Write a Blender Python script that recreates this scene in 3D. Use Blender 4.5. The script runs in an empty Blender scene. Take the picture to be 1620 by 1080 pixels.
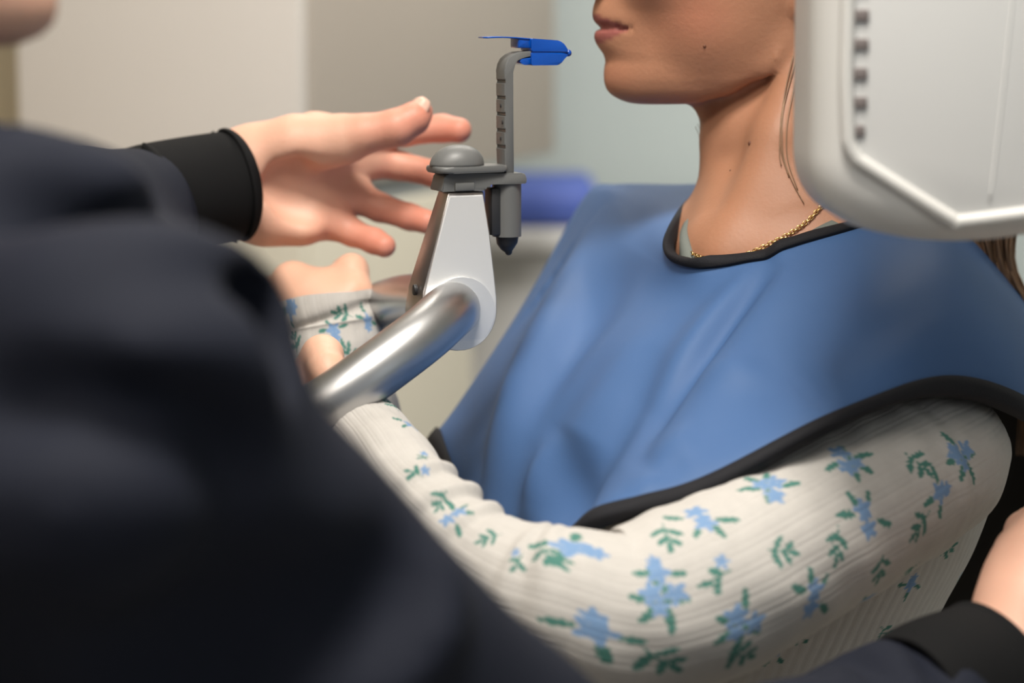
import bpy, bmesh, math, random
import numpy as np
from mathutils import Vector, Matrix

random.seed(7)
rng = np.random.default_rng(7)
SC = bpy.context.scene
COL = SC.collection
D2R = math.pi / 180

# ------------------------------------------------------------------ camera
CAMZ, PITCH, LENS = 1.48, 8.0 * D2R, 85.0
FPX = LENS / 36.0 * 1620.0
cam_data = bpy.data.cameras.new('camera')
cam_data.lens = LENS
cam_data.sensor_width = 36.0
cam_data.dof.use_dof = True
cam_data.dof.focus_distance = 1.40
cam_data.dof.aperture_fstop = 4.3
cam_data.clip_start = 0.05
cam = bpy.data.objects.new('camera', cam_data)
cam.location = (0, 0, CAMZ)
cam.rotation_euler = (math.pi / 2 - PITCH, 0, 0)
COL.objects.link(cam)
SC.camera = cam

# ------------------------------------------------------------------ light
world = bpy.data.worlds.new('room_world')
SC.world = world
world.use_nodes = True
bg = world.node_tree.nodes['Background']
bg.inputs[0].default_value = (0.92, 0.96, 1.0, 1)
bg.inputs[1].default_value = 0.34

def area(name, loc, target, size, power, color):
    l = bpy.data.lights.new(name, 'AREA')
    l.shape = 'RECTANGLE'; l.size, l.size_y = size
    l.energy = power; l.color = color
    o = bpy.data.objects.new(name, l)
    o.location = loc
    o.rotation_euler = (Vector(target) - Vector(loc)).to_track_quat('-Z', 'Y').to_euler()
    COL.objects.link(o)
    return o
area('ceiling_panel_light', (0.05, 0.75, 2.62), (0.15, 1.4, 1.2), (0.4, 0.4), 31, (1.0, 0.95, 0.87))
area('front_left_fill', (-0.6, 0.1, 2.6), (0.1, 1.5, 1.3), (0.8, 0.6), 16, (1.0, 0.93, 0.84))  # soft fill added to light the face from front left, no real fixture
area('back_wall_fill', (0.3, 2.6, 2.62), (0.2, 3.2, 1.0), (1.2, 0.6), 34, (1.0, 0.94, 0.86))  # fill added to brighten the back wall and cushion, no real fixture
area('right_cool_light', (1.9, -0.3, 1.9), (0.1, 1.6, 1.2), (1.0, 1.2), 2.5, (0.86, 0.94, 1.0))  # cool unseen light from the right; no window stands here

SC.view_settings.view_transform = 'Standard'
SC.view_settings.look = 'None'
SC.view_settings.gamma = 1.0
SC.view_settings.use_curve_mapping = False
SC.view_settings.exposure = 0.0

# ------------------------------------------------------------------ helpers
CP, SP = math.cos(PITCH), math.sin(PITCH)
def P(px, py, d):
    a = (px - 810.0) / FPX * d; b = (540.0 - py) / FPX * d
    return np.array([a, d * CP + b * SP, CAMZ - d * SP + b * CP])
def project(p):
    p = np.asarray(p, dtype=float)
    y = p[..., 1]; z = p[..., 2] - CAMZ
    d = y * CP - z * SP; b = y * SP + z * CP
    return 810 + p[..., 0] / d * FPX, 540 - b / d * FPX, d

def tag(o, label=None, cat=None, group=None, kind=None):
    if label: o['label'] = label
    if cat: o['category'] = cat
    if group: o['group'] = group
    if kind: o['kind'] = kind
    return o
def empty(name, loc, label=None, cat=None, group=None):
    o = bpy.data.objects.new(name, None)
    o.empty_display_size = 0.05
    COL.objects.link(o); o.location = [float(c) for c in loc]
    return tag(o, label, cat, group)
def mesh_obj(name, verts, faces, mat, parent=None, smooth=True):
    me = bpy.data.meshes.new(name)
    me.from_pydata([tuple(map(float, v)) for v in verts], [], [tuple(map(int, f)) for f in faces])
    me.update()
    if smooth: me.shade_smooth()
    o = bpy.data.objects.new(name, me)
    COL.objects.link(o)
    for m in (mat if isinstance(mat, (list, tuple)) else [mat]): me.materials.append(m)
    if parent: attach(o, parent)
    return o
def np_mesh(name, V, Q, mat, parent=None):
    """fast mesh from numpy verts and quads"""
    me = bpy.data.meshes.new(name)
    V = np.asarray(V, np.float32); Q = np.asarray(Q, np.int32)
    me.vertices.add(len(V)); me.vertices.foreach_set('co', V.ravel())
    k = Q.shape[1]
    me.loops.add(Q.size); me.loops.foreach_set('vertex_index', Q.ravel())
    me.polygons.add(len(Q))
    me.polygons.foreach_set('loop_start', np.arange(0, Q.size, k, dtype=np.int32))
    me.polygons.foreach_set('loop_total', np.full(len(Q), k, np.int32))
    me.update(calc_edges=True); me.validate()
    me.shade_smooth()
    o = bpy.data.objects.new(name, me); COL.objects.link(o)
    me.materials.append(mat)
    if parent: attach(o, parent)
    return o
def attach(o, parent):
    w = Vector((0, 0, 0)); q = parent
    while q: w += q.location; q = q.parent
    o.parent = parent
    o.location = o.location - w
    return o
def bm_obj(name, bm, mat, parent=None, smooth=True, angle=None):
    me = bpy.data.meshes.new(name)
    bmesh.ops.recalc_face_normals(bm, faces=bm.faces[:])
    bm.to_mesh(me); bm.free()
    if smooth:
        me.shade_smooth()
        if angle: me.set_sharp_from_angle(angle=angle * D2R)
    o = bpy.data.objects.new(name, me); COL.objects.link(o)
    for m in (mat if isinstance(mat, (list, tuple)) else [mat]): me.materials.append(m)
    if parent: attach(o, parent)
    return o
def fattr(o, name, vals):
    a = o.data.attributes.new(name, 'FLOAT', 'POINT')
    a.data.foreach_set('value', np.asarray(vals, np.float32))

def add_box(bm, c, s, bevel=0.0, seg=2, M=None):
    r = bmesh.ops.create_cube(bm, size=1.0)
    vs = r['verts']
    for v in vs:
        v.co = Vector((v.co.x * s[0], v.co.y * s[1], v.co.z * s[2]))
    if bevel > 0:
        es = list({e for v in vs for e in v.link_edges})
        rr = bmesh.ops.bevel(bm, geom=es, offset=bevel, segments=seg, affect='EDGES', profile=0.5)
        vs = list({v for f in rr['faces'] for v in f.verts} | {v for v in vs if v.is_valid})
    T = Matrix.Translation(Vector([float(x) for x in c]))
    if M is not None: T = T @ M
    for v in vs: v.co = T @ v.co
    return vs

def catmull(pts, n, closed=False):
    pts = np.asarray(pts, float); m = len(pts)
    t = np.linspace(0, m if closed else m - 1, n, endpoint=not closed)
    i = np.floor(t).astype(int)
    if not closed: i = np.clip(i, 0, m - 2)
    f = (t - i)[:, None]
    def g(k):
        if closed: return pts[k % m]
        out = pts[np.clip(k, 0, m - 1)].copy()
        lo = k < 0; hi = k > m - 1
        out[lo] = 2 * pts[0] - pts[1]; out[hi] = 2 * pts[-1] - pts[-2]
        return out
    p0, p1, p2, p3 = g(i - 1), g(i), g(i + 1), g(i + 2)
    return 0.5 * (2 * p1 + (p2 - p0) * f + (2 * p0 - 5 * p1 + 4 * p2 - p3) * f ** 2 + (3 * p1 - p0 - 3 * p2 + p3) * f ** 3)

def frames(path, closed=False):
    path = np.asarray(path, float)
    if closed: T = np.roll(path, -1, 0) - np.roll(path, 1, 0)
    else: T = np.gradient(path, axis=0)
    T /= np.linalg.norm(T, axis=1)[:, None] + 1e-12
    up = np.array([0.0, 0, 1.0])
    if abs(T[0] @ up) > 0.9: up = np.array([0, 1.0, 0])
    n = up - T[0] * (up @ T[0]); n /= np.linalg.norm(n)
    N = [n]
    for k in range(1, len(path)):
        n = N[-1] - T[k] * (N[-1] @ T[k]); n /= np.linalg.norm(n) + 1e-12
        N.append(n)
    N = np.array(N); B = np.cross(T, N)
    return T, N, B
def tube_data(path, rad, seg=16, caps=True, closed=False, ry=1.0):
    path = np.asarray(path, float); n = len(path)
    rad = np.broadcast_to(np.asarray(rad, float), (n,))
    T, N, B = frames(path, closed)
    a = np.linspace(0, 2 * math.pi, seg, endpoint=False)
    V = path[:, None, :] + rad[:, None, None] * (np.cos(a)[None, :, None] * N[:, None, :] + ry * np.sin(a)[None, :, None] * B[:, None, :])
    V = V.reshape(-1, 3); F = []
    for i in range(n if closed else n - 1):
        i2 = (i + 1) % n
        for j in range(seg):
            j2 = (j + 1) % seg
            F.append((i * seg + j, i * seg + j2, i2 * seg + j2, i2 * seg + j))
    V = [tuple(v) for v in V]
    if caps and not closed:
        F.append(tuple(range(seg))[::-1]); F.append(tuple((n - 1) * seg + j for j in range(seg)))
    return V, F
def tube(name, path, rad, mat, parent=None, **k):
    V, F = tube_data(path, rad, **k)
    return mesh_obj(name, V, F, mat, parent)
def round_tube(name, path, rad, mat, parent=None, seg=20):
    """tube with rounded ends"""
    path = np.asarray(path, float); n = len(path)
    rad = np.array(np.broadcast_to(np.asarray(rad, float), (n,)))
    d0 = path[0] - path[1]; d0 /= np.linalg.norm(d0); d1 = path[-1] - path[-2]; d1 /= np.linalg.norm(d1)
    A = np.linspace(math.pi / 2 * 0.98, 0, 6)[:-1]
    pre = [path[0] + d0 * rad[0] * math.sin(a) for a in A]; prer = [rad[0] * math.cos(a) for a in A]
    post = [path[-1] + d1 * rad[-1] * math.sin(a) for a in A[::-1]]; postr = [rad[-1] * math.cos(a) for a in A[::-1]]
    return tube(name, np.vstack([pre, path, post]), np.concatenate([prer, rad, postr]), mat, parent, seg=seg)

def prism(bm, pts, origin, ax, ay, az, half, bevel=0.0, seg=2):
    """closed outline pts (2D, in ax/ay) extruded by half(i) either way along az"""
    origin, ax, ay, az = [np.asarray(v, float) for v in (origin, ax, ay, az)]
    hf = half if callable(half) else (lambda p: half)
    f = [bm.verts.new(tuple(origin + ax * p[0] + ay * p[1] + az * hf(p))) for p in pts]
    b = [bm.verts.new(tuple(origin + ax * p[0] + ay * p[1] - az * hf(p))) for p in pts]
    n = len(pts)
    faces = [bm.faces.new(f), bm.faces.new(b[::-1])]
    for i in range(n):
        bm.faces.new((f[i], b[i], b[(i + 1) % n], f[(i + 1) % n]))
    if bevel > 0:
        es = list(faces[0].edges) + list(faces[1].edges)
        bmesh.ops.bevel(bm, geom=es, offset=bevel, segments=seg, affect='EDGES', profile=0.5)
def rounded_poly(pts, r, n=6):
    out = []; m = len(pts)
    for i in range(m):
        p0, p1, p2 = [np.array(pts[(i + k) % m], float) for k in (-1, 0, 1)]
        rr = r[i] if isinstance(r, (list, tuple)) else r
        if rr <= 0: out.append(tuple(p1)); continue
        a = p0 - p1; b = p2 - p1; la, lb = np.linalg.norm(a), np.linalg.norm(b)
        k = min(rr, la * 0.49, lb * 0.49)
        A = p1 + a / la * k; B = p1 + b / lb * k
        for t in np.linspace(0, 1, n):
            out.append(tuple((1 - t) ** 2 * A + 2 * t * (1 - t) * p1 + t * t * B))
    return out

# ------------------------------------------------------------------ materials
def mat(name, color, rough=0.5, metal=0.0, noise=None, bump=None, sss=0.0, spec=None, sheen=0.0, trans=0.0, coat=0.0):
    m = bpy.data.materials.new(name); m.use_nodes = True
    nt = m.node_tree; b = nt.nodes['Principled BSDF']
    b.inputs['Base Color'].default_value = (*color, 1)
    b.inputs['Roughness'].default_value = rough
    b.inputs['Metallic'].default_value = metal
    if spec is not None: b.inputs['Specular IOR Level'].default_value = spec
    if sss:
        b.inputs['Subsurface Weight'].default_value = sss
        b.inputs['Subsurface Radius'].default_value = (1.0, 0.35, 0.2)
        b.inputs['Subsurface Scale'].default_value = 0.006
    if sheen: b.inputs['Sheen Weight'].default_value = sheen; b.inputs['Sheen Roughness'].default_value = 0.34
    if trans: b.inputs['Transmission Weight'].default_value = trans
    if coat: b.inputs['Coat Weight'].default_value = coat
    tc = nt.nodes.new('ShaderNodeTexCoord')
    if noise:
        scale, amt = noise
        n = nt.nodes.new('ShaderNodeTexNoise'); n.inputs['Scale'].default_value = scale; n.inputs['Detail'].default_value = 4
        nt.links.new(tc.outputs['Object'], n.inputs['Vector'])
        mx = nt.nodes.new('ShaderNodeMix'); mx.data_type = 'RGBA'
        mx.inputs[6].default_value = (*[c * (1 - amt) for c in color], 1); mx.inputs[7].default_value = (*[min(1, c * (1 + amt)) for c in color], 1)
        nt.links.new(n.outputs['Fac'], mx.inputs[0]); nt.links.new(mx.outputs[2], b.inputs['Base Color'])
    if bump:
        scale, st, dist = bump
        n = nt.nodes.new('ShaderNodeTexNoise'); n.inputs['Scale'].default_value = scale; n.inputs['Detail'].default_value = 3
        nt.links.new(tc.outputs['Object'], n.inputs['Vector'])
        bp = nt.nodes.new('ShaderNodeBump'); bp.inputs['Strength'].default_value = st; bp.inputs['Distance'].default_value = dist
        nt.links.new(n.outputs['Fac'], bp.inputs['Height']); nt.links.new(bp.outputs['Normal'], b.inputs['Normal'])
    return m
def attr_mix(m, attr, color, fac=1.0):
    nt = m.node_tree; b = nt.nodes['Principled BSDF']
    a = nt.nodes.new('ShaderNodeAttribute'); a.attribute_name = attr
    mx = nt.nodes.new('ShaderNodeMix'); mx.data_type = 'RGBA'
    src = b.inputs['Base Color']
    if src.links:
        nt.links.new(src.links[0].from_socket, mx.inputs[6])
    else:
        mx.inputs[6].default_value = src.default_value
    mx.inputs[7].default_value = (*color, 1)
    if fac != 1.0:
        q = nt.nodes.new('ShaderNodeMath'); q.operation = 'MULTIPLY'; q.inputs[1].default_value = fac
        nt.links.new(a.outputs['Fac'], q.inputs[0]); nt.links.new(q.outputs[0], mx.inputs[0])
    else: nt.links.new(a.outputs['Fac'], mx.inputs[0])
    nt.links.new(mx.outputs[2], b.inputs['Base Color'])

def skin(name, col, lip=(0.25, 0.08, 0.068), red=(0.62, 0.17, 0.11)):
    m = mat(name, col, rough=0.48, noise=(28, 0.12), bump=(420, 0.25, 0.0006), sss=0.12, spec=0.35)
    attr_mix(m, 'blush', red, 0.75)
    attr_mix(m, 'lip', lip)
    return m
M = {}
M['skin_patient'] = skin('skin_patient', (0.405, 0.195, 0.115))
M['skin_hands'] = skin('skin_pale', (0.68, 0.40, 0.285))
M['skin_tech'] = skin('skin_tech', (0.70, 0.40, 0.29), red=(0.55, 0.13, 0.085))
M['nail'] = mat('nail', (0.74, 0.46, 0.36), rough=0.3)
M['eye_white'] = mat('eye_white', (0.8, 0.8, 0.78), rough=0.2)
M['hair'] = mat('brown_hair', (0.27, 0.155, 0.085), rough=0.4, noise=(60, 0.5))
M['mole'] = mat('mole_skin', (0.13, 0.045, 0.02), rough=0.6)
M['gold'] = mat('gold', (0.72, 0.50, 0.22), rough=0.25, metal=1.0)
M['apron'] = mat('apron_blue', (0.060, 0.125, 0.278), rough=0.55, noise=(9, 0.10), bump=(1600, 0.12, 0.0006), spec=0.2)
M['lining'] = mat('apron_black_lining', (0.008, 0.008, 0.010), rough=0.8)
M['binding'] = mat('binding_black', (0.014, 0.014, 0.017), rough=0.75, bump=(900, 0.3, 0.001), spec=0.2)
M['collar'] = mat('shirt_neckband_shaded', (0.15, 0.165, 0.15), rough=0.85)  # band of the cream shirt, its shade put into the grey base
M['jacket'] = mat('jacket_charcoal', (0.0125, 0.0145, 0.0235), rough=0.75, noise=(14, 0.10), bump=(900, 0.2, 0.0006), spec=0.12)
M['cuff_black'] = mat('cuff_black', (0.007, 0.007, 0.0075), rough=0.8, bump=(1200, 0.25, 0.0007), spec=0.12)
M['trousers'] = mat('trousers_dark', (0.02, 0.022, 0.03), rough=0.8)
M['jeans'] = mat('trousers_denim', (0.06, 0.09, 0.16), rough=0.85)
M['shoe'] = mat('shoe_white', (0.7, 0.7, 0.68), rough=0.6)
M['silver'] = mat('silver_satin', (0.80, 0.80, 0.80), rough=0.42, metal=0.55, bump=(900, 0.04, 0.0004))
M['tube_metal'] = mat('tube_satin_metal', (0.50, 0.50, 0.505), rough=0.36, metal=1.0, bump=(700, 0.04, 0.0004))
M['edge_metal'] = mat('brushed_edge_metal', (0.42, 0.38, 0.36), rough=0.3, metal=0.9)
M['plastic_grey'] = mat('plastic_grey', (0.125, 0.127, 0.125), rough=0.45)
M['plastic_dark'] = mat('plastic_dark', (0.02, 0.02, 0.022), rough=0.5)
M['bite_blue'] = mat('bite_blue', (0.0, 0.082, 0.48), rough=0.22, trans=0.25, coat=0.3)
M['unit_white'] = mat('unit_white', (0.60, 0.59, 0.565), rough=0.42, noise=(3, 0.03))
M['unit_panel'] = mat('unit_panel_white', (0.62, 0.62, 0.61), rough=0.42, noise=(3, 0.02))
M['vent'] = mat('vent_shade', (0.16, 0.135, 0.13), rough=0.7)  # shade inside the open slots, put into the colour of flush boxes
M['wall'] = mat('wall_paint', (0.46, 0.52, 0.52), rough=0.9, noise=(2.5, 0.03))
M['wall_cream'] = mat('wall_cream', (0.62, 0.53, 0.38), rough=0.9, noise=(2.5, 0.03))
M['floor'] = mat('floor_vinyl', (0.36, 0.33, 0.29), rough=0.4, noise=(14, 0.12))
M['ceiling'] = mat('ceiling_paint', (0.8, 0.8, 0.78), rough=0.95)
M['cab_front'] = mat('cabinet_front_lit', (0.84, 0.79, 0.745), rough=0.35, noise=(2, 0.04))  # lit face of the cabinet, the light put into a paler base
M['cab_side'] = mat('cabinet_side_shaded', (0.54, 0.48, 0.42), rough=0.6, noise=(2, 0.04))  # same cabinet's side turned from the light, shade put into the base
M['cab_low'] = mat('cabinet_beige', (0.62, 0.58, 0.48), rough=0.6, noise=(2, 0.03))
M['counter'] = mat('counter_grey', (0.58, 0.58, 0.575), rough=0.5, noise=(30, 0.05))
M['pad_blue'] = mat('pad_blue', (0.07, 0.12, 0.44), rough=0.6)
M['joint'] = mat('cabinet_gap_grey', (0.30, 0.32, 0.33), rough=0.6)

# floral shirt: sleeve pattern comes from two masks drawn on the cloth
def floral():
    m = mat('floral_rib_knit', (0.50, 0.475, 0.445), rough=0.85, noise=(160, 0.07), bump=(1500, 0.35, 0.0006))
    attr_mix(m, 'leaf', (0.06, 0.19, 0.155))
    attr_mix(m, 'bloom', (0.17, 0.285, 0.47))
    return m
M['floral'] = floral()

# ------------------------------------------------------------------ implicit surfaces
class Field:
    def __init__(s, lo, hi, h):
        s.lo = np.asarray(lo, float); s.h = h
        s.n = np.ceil((np.asarray(hi) - s.lo) / h).astype(int) + 1
        s.ax = [s.lo[k] + h * np.arange(s.n[k]) for k in range(3)]
        s.F = np.full(s.n, 9.0, np.float32)
    def sub(s, lo, hi):
        i0 = np.clip(np.floor((np.asarray(lo) - s.lo) / s.h).astype(int), 0, s.n)
        i1 = np.clip(np.ceil((np.asarray(hi) - s.lo) / s.h).astype(int) + 1, 0, s.n)
        sl = tuple(slice(a, b) for a, b in zip(i0, i1))
        g = np.meshgrid(*[s.ax[k][sl[k]].astype(np.float32) for k in range(3)], indexing='ij', sparse=True)
        return sl, g
    def put(s, fn, lo, hi, k, mode='add', pad=0.02):
        sl, g = s.sub(np.asarray(lo) - pad, np.asarray(hi) + pad)
        if min(s.F[sl].shape) == 0: return s
        d = fn(g).astype(np.float32); a = s.F[sl]
        if mode == 'add': s.F[sl] = smin(a, d, k)
        elif mode == 'cut': s.F[sl] = -smin(-a, d, k)
        elif mode == 'and': s.F[sl] = -smin(-a, -d, k)
        return s
    def cone(s, a, b, ra, rb, k=0.01, mode='add', pad=None):
        a, b = np.asarray(a, float), np.asarray(b, float); r = max(ra, rb)
        return s.put(cone_fn(a, b, ra, rb), np.minimum(a, b) - r, np.maximum(a, b) + r, k, mode, pad or max(0.02, k * 1.2))
    def ell(s, c, r, R=None, k=0.01, mode='add', pad=None):
        c = np.asarray(c, float); rm = max(r)
        return s.put(ell_fn(c, r, R), c - rm, c + rm, k, mode, pad or max(0.02, k * 1.2))
    def chain(s, pts, k=0.006, mode='add', kk=None):
        for q, w in zip(pts[:-1], pts[1:]):
            s.cone(q[0], w[0], q[1], w[1], k, mode)
        return s
    def at(s, p):
        f = (np.asarray(p, float) - s.lo) / s.h
        f = np.clip(f, 0, s.n - 1.001); i = f.astype(int); t = f - i
        v = 0
        for c in range(8):
            o = np.array([c & 1, c >> 1 & 1, c >> 2 & 1])
            w = np.prod(np.where(o, t, 1 - t))
            v += w * s.F[tuple(i + o)]
        return v
    def hit(s, px, py, d0, d1, off=0.0, step=0.001, miss=True):
        for d in np.arange(d0, d1, step):
            p = P(px, py, d)
            if np.all(p > s.lo) and np.all(p < s.lo + s.h * (s.n - 1)) and s.at(p) < off: return p
        return P(px, py, 0.5 * (d0 + d1)) if miss else None
    def mesh(s):
        F = s.F; n = s.n
        for k in range(3):                                  # close the surface at the grid's edge
            for e in (0, n[k] - 1):
                sl = [slice(None)] * 3; sl[k] = e; F[tuple(sl)] = np.maximum(F[tuple(sl)], s.h * .5)
        ins = F < 0
        c = np.zeros(n - 1, np.int8)
        for q in range(8):
            o = (q & 1, q >> 1 & 1, q >> 2 & 1)
            c += ins[o[0]:n[0] - 1 + o[0], o[1]:n[1] - 1 + o[1], o[2]:n[2] - 1 + o[2]]
        cell = (c > 0) & (c < 8)
        I = np.argwhere(cell)
        idx = np.full(n - 1, -1, np.int64); idx[cell] = np.arange(len(I))
        acc = np.zeros((len(I), 3)); cnt = np.zeros(len(I))
        for a in range(3):
            b, d = (a + 1) % 3, (a + 2) % 3
            for ob in (0, 1):
                for od in (0, 1):
                    o0 = np.zeros(3, int); o0[b] = ob; o0[d] = od
                    o1 = o0.copy(); o1[a] = 1
                    f0 = F[tuple((I + o0).T)]; f1 = F[tuple((I + o1).T)]
                    x = (f0 < 0) != (f1 < 0)
                    t = np.where(x, f0 / np.where(x, f0 - f1, 1), 0)
                    p = (I + o0).astype(float); p[:, a] += t
                    acc[x] += p[x]; cnt[x] += 1
        V = s.lo + s.h * acc / cnt[:, None]
        Q = []
        for a in range(3):
            b, d = (a + 1) % 3, (a + 2) % 3
            sl0 = [slice(1, n[k] - 1) for k in range(3)]; sl0[a] = slice(0, n[a] - 1)
            sl1 = list(sl0); sl1[a] = slice(1, n[a])
            i0 = ins[tuple(sl0)]; i1 = ins[tuple(sl1)]
            E = np.argwhere(i0 != i1); off = np.array([s_.start for s_ in sl0]); E = E + off
            fl = ins[tuple(E.T)]
            eb = np.zeros(3, int); eb[b] = 1; ed = np.zeros(3, int); ed[d] = 1
            q = np.stack([idx[tuple((E - eb - ed).T)], idx[tuple((E - ed).T)], idx[tuple(E.T)], idx[tuple((E - eb).T)]], 1)
            q[~fl] = q[~fl][:, ::-1]
            Q.append(q)
        Q = np.vstack(Q); Q = Q[(Q >= 0).all(1)]
        return V, Q
def smin(a, b, k):
    if k <= 0: return np.minimum(a, b)
    h = np.maximum(k - np.abs(a - b), 0) / k
    return np.minimum(a, b) - h * h * k * 0.25
def cone_fn(a, b, ra, rb):
    ab = b - a; L = float(ab @ ab) + 1e-12
    def fn(g):
        x, y, z = g[0] - a[0], g[1] - a[1], g[2] - a[2]
        t = np.clip((x * ab[0] + y * ab[1] + z * ab[2]) / L, 0, 1)
        return np.sqrt((x - t * ab[0]) ** 2 + (y - t * ab[1]) ** 2 + (z - t * ab[2]) ** 2) - (ra + (rb - ra) * t)
    return fn
def ell_fn(c, r, R=None):
    R = np.eye(3) if R is None else np.asarray(R, float)     # rows = local axes
    def fn(g):
        x, y, z = g[0] - c[0], g[1] - c[1], g[2] - c[2]
        q = [(R[k][0] * x + R[k][1] * y + R[k][2] * z) for k in range(3)]
        k0 = np.sqrt(sum((q[i] / r[i]) ** 2 for i in range(3)))
        k1 = np.sqrt(sum((q[i] / r[i] ** 2) ** 2 for i in range(3))) + 1e-6
        return k0 * (k0 - 1) / k1
    return fn
def ax3(f, u):
    f = np.asarray(f, float); f = f / np.linalg.norm(f); u = np.asarray(u, float)
    l = np.cross(u, f); l /= np.linalg.norm(l); u = np.cross(f, l)
    return np.stack([f, l, u])

# head in local mm: x forward from the chin front, y to its left, z up from the chin's underside
PROF_Z = np.array([-60, -8, 0, 3, 6, 11, 16, 22, 27, 47, 68, 90, 110, 122, 150, 175, 195, 208, 214, 240], float)
PROF_X = np.array([-20, -20, -11, -6, -3.2, -1, 0, -0.2, -1.4, -1, -0.5, 0, -2.5, -0.5, -3, -16, -38, -64, -90, -95], float)
DET_Z = np.array([-60, 24, 27, 31, 34, 37, 41, 44, 46.2, 47.2, 48.4, 50.5, 54, 58, 62.5, 66, 69, 73, 78, 84, 95, 108, 116, 125, 240], float)
DET_X = np.array([0, 0, 0.2, 1.6, 3.9, 6.0, 7.6, 7.2, 6.3, 4.6, 5.8, 7.0, 8.3, 8.0, 6.8, 5.2, 6.0, 13, 19.5, 17, 12, 6, 3, 0, 0], float)
DET_SZ = np.array([-60, 30, 36, 41, 47, 54, 62, 68, 74, 80, 95, 115, 240], float)
DET_S = np.array([25, 25, 17, 17, 19, 18, 15, 12, 11, 9.5, 8, 8, 8], float)
W_Z = np.array([-60, -8, 0, 8, 16, 26, 40, 60, 90, 120, 150, 175, 195, 208, 214, 240], float)
W_Y = np.array([32, 37, 44, 51, 55, 58, 61, 65, 69, 71, 73, 66, 50, 28, 8, 5], float)
def head_fn(o, R, sc=1.0):
    def fn(g):
        x, y, z = g[0] - o[0], g[1] - o[1], g[2] - o[2]
        q = [(R[k][0] * x + R[k][1] * y + R[k][2] * z) * (1000.0 / sc) for k in range(3)]
        X, Y, Z = q
        Z, X, Y = np.broadcast_arrays(Z, X, Y)
        xf = np.interp(Z, PROF_Z, PROF_X); w = np.interp(Z, W_Z, W_Y)
        det = np.interp(Z, DET_Z, DET_X); s = np.interp(Z, DET_SZ, DET_S)
        xc = -92.0
        a = np.maximum(xf - xc, 4.0)
        back = np.interp(Z, [-60, 30, 60, 90, 130, 170, 200, 214], [18, 36, 60, 88, 98, 82, 40, 6])
        Xs = X - det * np.exp(-(Y / s) ** 2)
        ax = np.where(Xs > xc, a, back)
        u = np.abs((Xs - xc) / ax); v = np.abs(Y / w)
        e_ = np.interp(Z, [-60, 58, 75, 105, 240], [1.68, 1.68, 1.85, 2.25, 2.25])
        r = (u ** e_ + v ** e_) ** (1 / e_)
        d = (r - 1) * np.minimum(np.minimum(ax, w), 60) * 0.9
        top = Z - 213
        d = np.maximum(d, top)
        jl = np.interp(X, [-150, -118, -105, -88, -70, -52, -15, 5], [80, 62, 45, 19, 7, 1.0, -0.5, 3])
        ja = (jl - Z) * 0.85
        d = -smin(-d, -ja, 8.0)
        return d * (sc / 1000.0)
    return fn
def head_local(V, o, R, sc=1.0):
    return (np.asarray(V) - o) @ R.T * (1000.0 / sc)
def put_head(F, o, R, sc=1.0):
    W = lambda x, y, z: o + R.T @ (np.array([x, y, z]) * sc / 1000.0)
    F.put(head_fn(o, R, sc), o - 0.25 * sc, o + 0.25 * sc, 0.0, pad=0.03)
    for s in (-1, 1):
        F.ell(W(-14, 31 * s, 112), (.010 * sc, .016 * sc, .010 * sc), R, .008, 'cut')
        F.ell(W(-15, 31 * s, 111), (.010 * sc, .0145 * sc, .0095 * sc), R, .003)
        F.ell(W(-44, 36 * s, 86), (.026 * sc, .018 * sc, .022 * sc), R, .025)           # cheek bone and cheek
        F.ell(W(-60, 35 * s, 52), (.024 * sc, .020 * sc, .026 * sc), R, .018)
        F.ell(W(10, 9 * s, 74), (.008 * sc, .0065 * sc, .006 * sc), R, .006)           # nostril wing
        F.ell(W(-115, 68 * s, 92), (.016 * sc, .006 * sc, .030 * sc), R, .006)         # ear
        F.ell(W(-118, 73 * s, 95), (.009 * sc, .004 * sc, .019 * sc), R, .004, 'cut')
        F.ell(W(-110, 66 * s, 62), (.009 * sc, .005 * sc, .011 * sc), R, .005)         # lobe
        mp = [W(3.6, 0, 47.2), W(1.0, 8 * s, 47.6), W(-6.5, 16 * s, 47.2), W(-14.5, 23.0 * s, 46.8)]
        for q0, q1 in zip(mp[:-1], mp[1:]): F.cone(q0, q1, .0008 * sc, .0008 * sc, .003, 'cut')
    return W
def lip_mask(L):
    x, y, z = L.T
    s = np.clip(np.abs(y) / 24.5, 0, 1)
    lo = 47 - 10.5 * (1 - s ** 2); hi = 47 + 9.5 * (1 - s ** 1.6)
    m = np.clip((z - lo) / 1.5, 0, 1) * np.clip((hi - z) / 1.2, 0, 1)
    return m * (x > -26) * (np.abs(y) < 25)

# hand: palm field and fingers joined to the palm only
def hand_field(palm, fingers, h=0.0014, pad=0.02, kf=0.010, extra=None):
    pts = np.array([p for ch in palm + fingers for p, r in ch])
    lo, hi = pts.min(0) - 0.03, pts.max(0) + 0.03
    Pm = Field(lo, hi, h)
    for ch in palm: Pm.chain(ch, 0.012)
    if extra: extra(Pm)
    out = Pm.F.copy()
    for ch in fingers:
        f = Field(lo, hi, h); f.chain(ch, 0.0035)
        out = np.minimum(out, smin(Pm.F, f.F, kf))
    Pm.F = out
    return Pm
def J(*l): return [(P(a, b, d), r / 1000.0) for a, b, d, r in l]
def tip_mask(V, chains, reach=0.030):
    m = np.zeros(len(V))
    for ch in chains:
        t = ch[-1][0]; d = np.linalg.norm(V - t, axis=1)
        m = np.maximum(m, np.clip(1 - d / reach, 0, 1))
    return m
def merge(parts):
    Vs, Qs, n = [], [], 0
    for V, Q in parts: Vs.append(V); Qs.append(Q + n); n += len(V)
    return np.vstack(Vs), np.vstack(Qs)
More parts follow.
